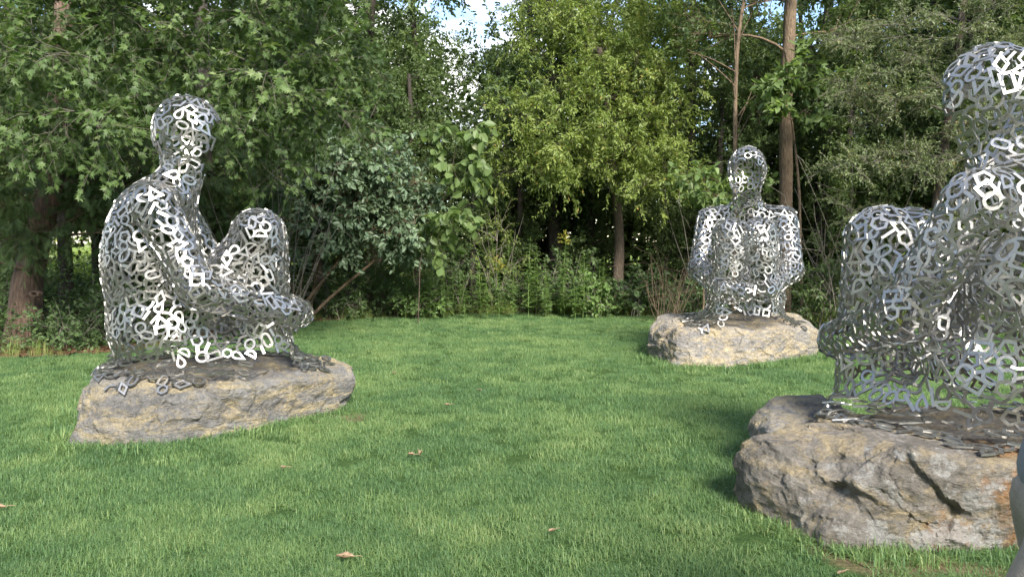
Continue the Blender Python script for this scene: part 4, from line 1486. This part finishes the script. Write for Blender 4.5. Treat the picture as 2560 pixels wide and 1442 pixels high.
def scatter(name, label, P, rot, sc, tint, variants, cat):
    me = bpy.data.meshes.new(name)
    me.vertices.add(len(P))
    me.vertices.foreach_set('co', np.asarray(P, np.float32).ravel())
    for nm, arr in (('rot', rot), ('sc', sc), ('tint', tint)):
        a = me.attributes.new(nm, 'FLOAT', 'POINT')
        a.data.foreach_set('value', np.asarray(arr, np.float32))
    a = me.attributes.new('pick', 'INT', 'POINT')
    a.data.foreach_set('value', np.random.RandomState(3).randint(0, len(variants), len(P)).astype(np.int32))
    o = tag(link(name, me), label, cat, kind='stuff')
    g = bpy.data.node_groups.new(name + '_scatter', 'GeometryNodeTree')
    g.interface.new_socket('Geometry', in_out='INPUT', socket_type='NodeSocketGeometry')
    g.interface.new_socket('Geometry', in_out='OUTPUT', socket_type='NodeSocketGeometry')
    gi = g.nodes.new('NodeGroupInput')
    go = g.nodes.new('NodeGroupOutput')
    jn = g.nodes.new('GeometryNodeJoinGeometry')
    pk = g.nodes.new('GeometryNodeInputNamedAttribute')
    pk.data_type = 'INT'
    pk.inputs['Name'].default_value = 'pick'
    ra = g.nodes.new('GeometryNodeInputNamedAttribute')
    ra.data_type = 'FLOAT'
    ra.inputs['Name'].default_value = 'rot'
    sa_ = g.nodes.new('GeometryNodeInputNamedAttribute')
    sa_.data_type = 'FLOAT'
    sa_.inputs['Name'].default_value = 'sc'
    cmb = g.nodes.new('ShaderNodeCombineXYZ')
    g.links.new(ra.outputs['Attribute'], cmb.inputs['Z'])
    e2r = g.nodes.new('FunctionNodeEulerToRotation')
    g.links.new(cmb.outputs[0], e2r.inputs[0])
    for i, v in enumerate(variants):
        src = bpy.data.objects.new(name + '_source', v)
        oi = g.nodes.new('GeometryNodeObjectInfo')
        oi.inputs['Object'].default_value = src
        eq = g.nodes.new('FunctionNodeCompare')
        eq.data_type = 'INT'
        eq.operation = 'EQUAL'
        ii = [s for s in eq.inputs if s.enabled]
        g.links.new(pk.outputs['Attribute'], ii[0])
        ii[1].default_value = i
        ip = g.nodes.new('GeometryNodeInstanceOnPoints')
        g.links.new(gi.outputs[0], ip.inputs['Points'])
        g.links.new(eq.outputs[0], ip.inputs['Selection'])
        g.links.new(oi.outputs['Geometry'], ip.inputs['Instance'])
        g.links.new(e2r.outputs[0], ip.inputs['Rotation'])
        g.links.new(sa_.outputs['Attribute'], ip.inputs['Scale'])
        g.links.new(ip.outputs['Instances'], jn.inputs[0])
    g.links.new(jn.outputs[0], go.inputs[0])
    md = o.modifiers.new('scatter', 'NODES')
    md.node_group = g
    return o


rs = np.random.RandomState(61)
tv = [tuft_mesh('lawn_tuft', 108, 0.10, 0.020, 0.055, 0.0033, 1.0, 500 + i, M['grass']) for i in range(5)]
PP = []
for y0, y1, dens in ((2.2, 5.0, 150), (5.0, 8.0, 105), (8.0, 11.5, 75), (11.5, 17.0, 55)):
    hw0, hw1 = y0 * 0.72 + 1.6, y1 * 0.72 + 1.6
    n = int(dens * (y1 - y0) * 2 * hw1)
    x = rs.uniform(-hw1, hw1, n)
    y = rs.uniform(y0, y1, n)
    ok = (y < edge_y(x) + 0.05 * rs.normal(size=n)) & (np.abs(x) < y * 0.72 + 1.6)
    PP.append(np.c_[x, y, np.full(n, 0.008)][ok])
P = np.concatenate(PP)
# worn, thin places beside the boulders
bare = [(atg(2230, 1405)[:2], 0.33), (atg(2420, 1400)[:2], 0.28), (atg(840, 1045)[:2], 0.16), (atg(200, 1130)[:2], 0.12), (atg(2090, 1365)[:2], 0.16)]
keep = np.ones(len(P), bool)
for c, r in bare:
    d = np.linalg.norm((P[:, :2] - c) / np.array([1.0, 0.55]), axis=1)
    keep &= ~((d < r * (0.8 + 0.5 * rs.rand(len(P)))) & (rs.rand(len(P)) < 0.66))
P = P[keep]
# longer grass the mower missed round the boulders
ring = []
for pts_ in (rock_l, rock_m, rock_r, lobe_r):
    q_ = np.array(pts_)
    q_ = q_[q_[:, 2] < 0.22][:, :2]
    cc = q_.mean(0)
    q_ = q_[np.argsort(np.arctan2(q_[:, 1] - cc[1], q_[:, 0] - cc[0]))]
    for a_, b_ in zip(q_, np.roll(q_, -1, 0)):
        m_ = int(np.linalg.norm(b_ - a_) * 26)
        tt_ = rs.rand(m_, 1)
        ring.append(a_ + (b_ - a_) * tt_ + rs.normal(0, 0.035, (m_, 2)))
ring = np.concatenate(ring)
n_ring = len(ring)
P = np.concatenate([P, np.c_[ring, np.full(n_ring, 0.008)]])
n = len(P)
f1 = fbm(np.c_[P[:, :2] * 0.9, np.zeros(n)], 3)
f2 = fbm(np.c_[P[:, :2] * 3.2 + 40, np.zeros(n)], 3)
tint = np.clip(0.44 + 0.28 * f1 + 0.24 * f2 + 0.10 * rs.normal(size=n), 0, 1)
sc = (0.85 + 0.25 * rs.rand(n)) * (1 + 0.25 * np.clip(f2, -0.5, 0.8)) * np.interp(P[:, 1], [3, 8, 16], [0.95, 1.05, 1.2])
sc[-n_ring:] *= rs.uniform(1.2, 2.3, n_ring)
scatter('grass', 'mown green grass of the clearing', P, rs.uniform(0, 6.28, n), sc, tint, tv, 'grass')
print('lawn tufts', n)

# rough grass fringe where the mower does not reach
tv2 = [tuft_mesh('fringe_tuft', 42, 0.10, 0.12, 0.36, 0.006, 0.5, 600 + i, M['tall_grass']) for i in range(4)]
n = 6500
x = rs.uniform(-9, 10, n)
y = edge_y(x) - 0.05 + np.abs(rs.normal(0, 0.30, n))
dens = np.interp(x, [-9, -5.0, -4.0, -2.6, 2.4, 3.2, 5.0, 10], [0.0, 0.04, 0.25, 1.0, 1.0, 0.45, 0.35, 0.35])
fn = fbm(np.c_[x * 1.5, y * 1.5, x * 0], 3)
ok = rs.rand(n) < dens * np.clip(0.45 + 1.5 * fn, 0.03, 1)
P = np.c_[x, y, x * 0][ok]
fn = fn[ok]
n = len(P)
scatter('fringe_grass', 'unmown yellow-green grass fringing the lawn', P, rs.uniform(0, 6.28, n), rs.uniform(0.4, 1.0, n) * (0.9 + 0.6 * np.clip(fn, -0.6, 0.8)), np.clip(rs.normal(0.55, 0.22, n), 0, 1), tv2, 'grass')

# needles and straw under the cedar, bare soil by the dark boulder
n = 3200
x = rs.uniform(-9.5, -3.2, n)
y = edge_y(x) + rs.normal(0.35, 0.32, n)
ok = y > edge_y(x) - 0.12
x, y = x[ok], y[ok]
n = len(x)
a = rs.uniform(0, 6.28, n)
L = rs.uniform(0.04, 0.16, n)
z = rs.uniform(0.01, 0.05, n)
S0 = np.c_[x, y, z]
E0 = S0 + np.c_[np.cos(a) * L, np.sin(a) * L * 0.8, rs.normal(0, 0.012, n)]
V, Q = tubes(np.stack([S0, (S0 + E0) / 2 + (0, 0, 0.008), E0], 1), np.full((n, 3), 0.0026), 3)
tag(link('litter', build_mesh('litter', V, [Q], [M['straw']])), 'reddish brown needles and straw lying under the cedar', 'litter', kind='stuff')


# ------------------------------------------------------------------ fallen leaves on the lawn
def fallen_leaf(px, py, L, W, curl, rot, seed, label):
    rs = np.random.RandomState(seed)
    L, W = L * 0.62, W * 0.62
    nu, nv = 9, 6
    V = []
    for i in range(nu):
        u = i / (nu - 1)
        hw = W * (math.sin(math.pi * min(max(u, 0.04), 0.97)) ** 0.6) * (0.92 + 0.14 * math.sin(u * 11 + seed))
        for j in range(nv):
            v = j / (nv - 1) * 2 - 1
            V.append(((u - 0.5) * L, v * hw, curl * (v * v) * hw * 1.1 + 0.25 * curl * L * (u - 0.5) ** 2 + rs.normal(0, 0.002)))
    V = np.array(V)
    V[:, 2] -= V[:, 2].min()
    idx = np.arange(nu * nv).reshape(nu, nv)
    Q = np.stack([idx[:-1, :-1], idx[1:, :-1], idx[1:, 1:], idx[:-1, 1:]], -1).reshape(-1, 4)
    V2 = V - (0, 0, 0.0012)
    n = len(V)
    ring = list(idx[0, :]) + list(idx[1:, -1]) + list(idx[-1, -2::-1]) + list(idx[-2:0:-1, 0])
    S = np.array([(a, b, b + n, a + n) for a, b in zip(ring, ring[1:] + ring[:1])])
    blade = build_mesh('blade', np.concatenate([V, V2]), [Q, Q[:, ::-1] + n, S], [M['deadleaf']], smooth=True)
    g = atg(px, py, 0.05)
    r = root_of('fallen_leaf', (g[0], g[1], 0.048), label, 'leaf', 'dry leaves fallen on the lawn')
    r.rotation_euler = (rs.normal(0, 0.12), rs.normal(0, 0.12), rot)
    link('blade', blade, r)
    st = bez(np.array([L / 2 - 0.01, 0, V[:, 2].mean() * 0.6]), np.array([L / 2 + 0.01, 0.003, 0.01]), np.array([L / 2 + 0.025, 0.008, 0.012]), np.array([L / 2 + 0.04, 0.012, 0.004]), 5)
    v, q = tubes(st[None], np.full((1, 5), 0.0015), 4)
    link('leaf_stalk', build_mesh('leaf_stalk', v, [q], [M['deadleaf']]), r)


fallen_leaf(862, 1392, 0.135, 0.030, 1.1, 0.08, 1, 'long curled brown leaf nearest the viewer on the lawn')
fallen_leaf(1028, 1136, 0.075, 0.022, 1.0, 0.1, 2, 'brown leaf beside an upright one in the middle of the lawn')
fallen_leaf(1050, 1132, 0.060, 0.026, 1.6, 1.3, 3, 'small upright curled leaf beside a flatter brown leaf')
fallen_leaf(1380, 1327, 0.065, 0.022, 0.9, 0.6, 4, 'pale brown leaf alone on the grass towards the dark boulder')
fallen_leaf(708, 1168, 0.06, 0.020, 1.0, 0.4, 5, 'small brown leaf below the front of the first boulder')
fallen_leaf(985, 932, 0.075, 0.024, 1.1, 0.9, 6, 'small pale leaf on the lit grass beyond the first boulder')
fallen_leaf(1118, 1012, 0.07, 0.022, 1.1, 0.2, 7, 'small dry leaf on the middle of the lawn')
fallen_leaf(1200, 975, 0.06, 0.02, 1.1, 2.2, 8, 'tiny dry leaf halfway to the pale boulder')
fallen_leaf(2105, 1432, 0.075, 0.026, 0.6, 0.5, 9, 'pale leaf at the bottom edge in front of the dark boulder')
fallen_leaf(3, 1268, 0.07, 0.022, 1.0, 0.3, 10, 'brown leaf at the left picture edge')


# ------------------------------------------------------------------ passer-by at the picture's right edge
def skin_mesh(name, verts, edges, radii, mat, parent, sub=2, rootv=0):
    me = bpy.data.meshes.new(name)
    me.from_pydata([tuple(v) for v in verts], edges, [])
    me.materials.append(mat)
    o = link(name, me, parent)
    sk = o.modifiers.new('skin', 'SKIN')
    sk.use_smooth_shade = True
    lay = me.skin_vertices[0].data if me.skin_vertices else None
    if lay is None:
        bpy.context.view_layer.objects.active = o
        bpy.ops.mesh.customdata_skin_add()
        lay = me.skin_vertices[0].data
    for i, r in enumerate(radii):
        rr = r if hasattr(r, '__len__') else (r, r)
        lay[i].radius = rr
        lay[i].use_root = (i == rootv)
    sb = o.modifiers.new('subdivision', 'SUBSURF')
    sb.levels = sub
    sb.render_levels = sub
    return o


PB = np.array([1.358, 1.80, 0.0])
person = root_of('person', PB, 'passer-by in khaki trousers and blue-grey shirt, mostly outside the picture edge', 'person')
# walking towards the left of the picture (-x); y is depth
# continuous body: head, neck, torso, arms, legs
J = [(0.05, 0, 0.98), (0.10, 0, 1.15), (0.14, 0, 1.32), (0.14, 0, 1.45), (0.12, 0, 1.53), (0.095, 0, 1.60), (0.09, 0, 1.735),
     (0.14, -0.17, 1.43), (0.17, -0.21, 1.15), (-0.10, -0.19, 1.25), (-0.150, -0.18, 1.27),
     (0.14, 0.17, 1.43), (0.27, 0.21, 1.14), (0.30, 0.20, 0.88), (0.30, 0.20, 0.82),
     (0.0, -0.09, 0.93), (-0.17, -0.10, 0.53), (-0.13, -0.10, 0.12), (-0.23, -0.11, 0.045),
     (0.02, 0.09, 0.93), (0.10, 0.09, 0.52), (0.36, 0.09, 0.20), (0.30, 0.09, 0.07)]
E = [(0, 1), (1, 2), (2, 3), (3, 4), (4, 5), (5, 6), (3, 7), (7, 8), (8, 9), (9, 10), (3, 11), (11, 12), (12, 13), (13, 14), (0, 15), (15, 16), (16, 17), (17, 18), (0, 19), (19, 20), (20, 21), (21, 22)]
RD = [(0.125, 0.09), (0.115, 0.085), (0.13, 0.095), (0.10, 0.08), 0.055, (0.088, 0.078), (0.092, 0.082),
      0.06, 0.042, 0.030, 0.036, 0.06, 0.042, 0.030, 0.036,
      0.085, 0.055, 0.038, 0.035, 0.085, 0.055, 0.038, 0.035]
body = skin_mesh('body', J, E, RD, M['skin'], person)
# fingers closing on each other, five to a hand
for hb, sy in (((-0.150, -0.18, 1.27), -1), ((0.30, 0.20, 0.82), 1)):
    hb = np.array(hb)
    for f in range(4):
        o0 = hb + np.array([-0.02, 0.004, 0.030 - 0.020 * f])
        L = (0.034, 0.040, 0.038, 0.030)[f]
        skin_mesh('finger', [o0, o0 + (-L, 0.004, 0.004), o0 + (-L * 1.25, 0.030, 0.0), o0 + (-L * 0.8, 0.048, -0.002)], [(0, 1), (1, 2), (2, 3)], [0.0095, 0.009, 0.0085, 0.007], M['skin'], body, 2)
    o0 = hb + np.array([0.005, 0.018, 0.026])
    skin_mesh('thumb', [o0, o0 + (-0.025, 0.02, 0.016), o0 + (-0.052, 0.03, 0.010)], [(0, 1), (1, 2)], [0.012, 0.011, 0.008], M['skin'], body, 2)
skin_mesh('trousers', [(0.02, 0, 1.0), (0.02, 0, 0.94), (-0.05, -0.095, 0.86), (-0.165, -0.10, 0.64), (-0.185, -0.10, 0.50), (-0.14, -0.10, 0.28), (-0.13, -0.10, 0.10), (0.03, 0.095, 0.86), (0.08, 0.09, 0.62), (0.11, 0.09, 0.50), (0.26, 0.09, 0.33), (0.35, 0.09, 0.23)],
          [(0, 1), (1, 2), (2, 3), (3, 4), (4, 5), (5, 6), (1, 7), (7, 8), (8, 9), (9, 10), (10, 11)], [(0.145, 0.115), (0.15, 0.12), (0.115, 0.115), (0.092, 0.092), (0.080, 0.080), (0.078, 0.075), 0.075, (0.115, 0.115), 0.092, 0.08, 0.078, 0.075], M['trousers'], person)
skin_mesh('shirt', [(0.01, 0, 0.86), (0.05, 0, 1.04), (0.14, 0, 1.33), (0.14, 0, 1.45), (0.14, 0, 1.49), (0.14, -0.17, 1.435), (0.16, -0.205, 1.26), (0.14, 0.17, 1.435), (0.185, 0.20, 1.26)],
          [(0, 1), (1, 2), (2, 3), (3, 4), (3, 5), (5, 6), (3, 7), (7, 8)], [(0.20, 0.165), (0.18, 0.14), (0.17, 0.13), (0.115, 0.10), (0.07, 0.07), 0.078, 0.066, 0.078, 0.066], M['shirt'], person)
# head details
hc = np.array([0.09, 0, 1.66])
hv = []
bm = bmesh.new()
bmesh.ops.create_icosphere(bm, subdivisions=4, radius=1.0)
for v in bm.verts:
    d = np.array(v.co)
    p = hc + (0.012, 0, 0.025) + d * np.array([0.103, 0.085, 0.118]) * (1 + 0.04 * perlin((d * 6)[None])[0])
    v.co = p
bmesh.ops.delete(bm, geom=[v for v in bm.verts if v.co.x < hc[0] - 0.045 and v.co.z < hc[2] + 0.07 or v.co.z < hc[2] - 0.06], context='VERTS')
me = bpy.data.meshes.new('hair')
bm.to_mesh(me)
bm.free()
me.materials.append(M['hair'])
link('hair', me, person)
skin_mesh('nose', [hc + (-0.075, 0, 0.02), hc + (-0.102, 0, -0.012), hc + (-0.085, 0, -0.02)], [(0, 1), (1, 2)], [0.010, 0.014, 0.010], M['skin'], person, 2)
for sy in (-1, 1):
    skin_mesh('ear', [hc + (0.012, sy * 0.072, 0.02), hc + (0.018, sy * 0.084, 0.0), hc + (0.006, sy * 0.078, -0.025)], [(0, 1), (1, 2)], [0.016, 0.017, 0.010], M['skin'], person, 2)
    skin_mesh('eye', [hc + (-0.070, sy * 0.031, 0.010), hc + (-0.079, sy * 0.031, 0.010)], [(0, 1)], [0.006, 0.006], M['shoe'], person, 2)
skin_mesh('mouth', [hc + (-0.078, -0.022, -0.045), hc + (-0.084, 0, -0.045), hc + (-0.078, 0.022, -0.045)], [(0, 1), (1, 2)], [0.006, 0.008, 0.006], M['skin'], person, 2)
for a, b, c in (((-0.12, -0.10, 0.055), (-0.20, -0.105, 0.05), (-0.29, -0.11, 0.04)), ((0.375, 0.09, 0.20), (0.33, 0.09, 0.11), (0.24, 0.09, 0.055))):
    skin_mesh('shoe', [a, b, c], [(0, 1), (1, 2)], [(0.05, 0.045), (0.05, 0.042), (0.045, 0.032)], M['shoe'], person, 2)

tot = 0
for o in SC.objects:
    if o.type == 'MESH':
        tot += sum(len(p.vertices) - 2 for p in o.data.polygons) if o.data.users == 1 or o.name == o.data.name else 0
print('triangles (unique meshes, approx)', tot)
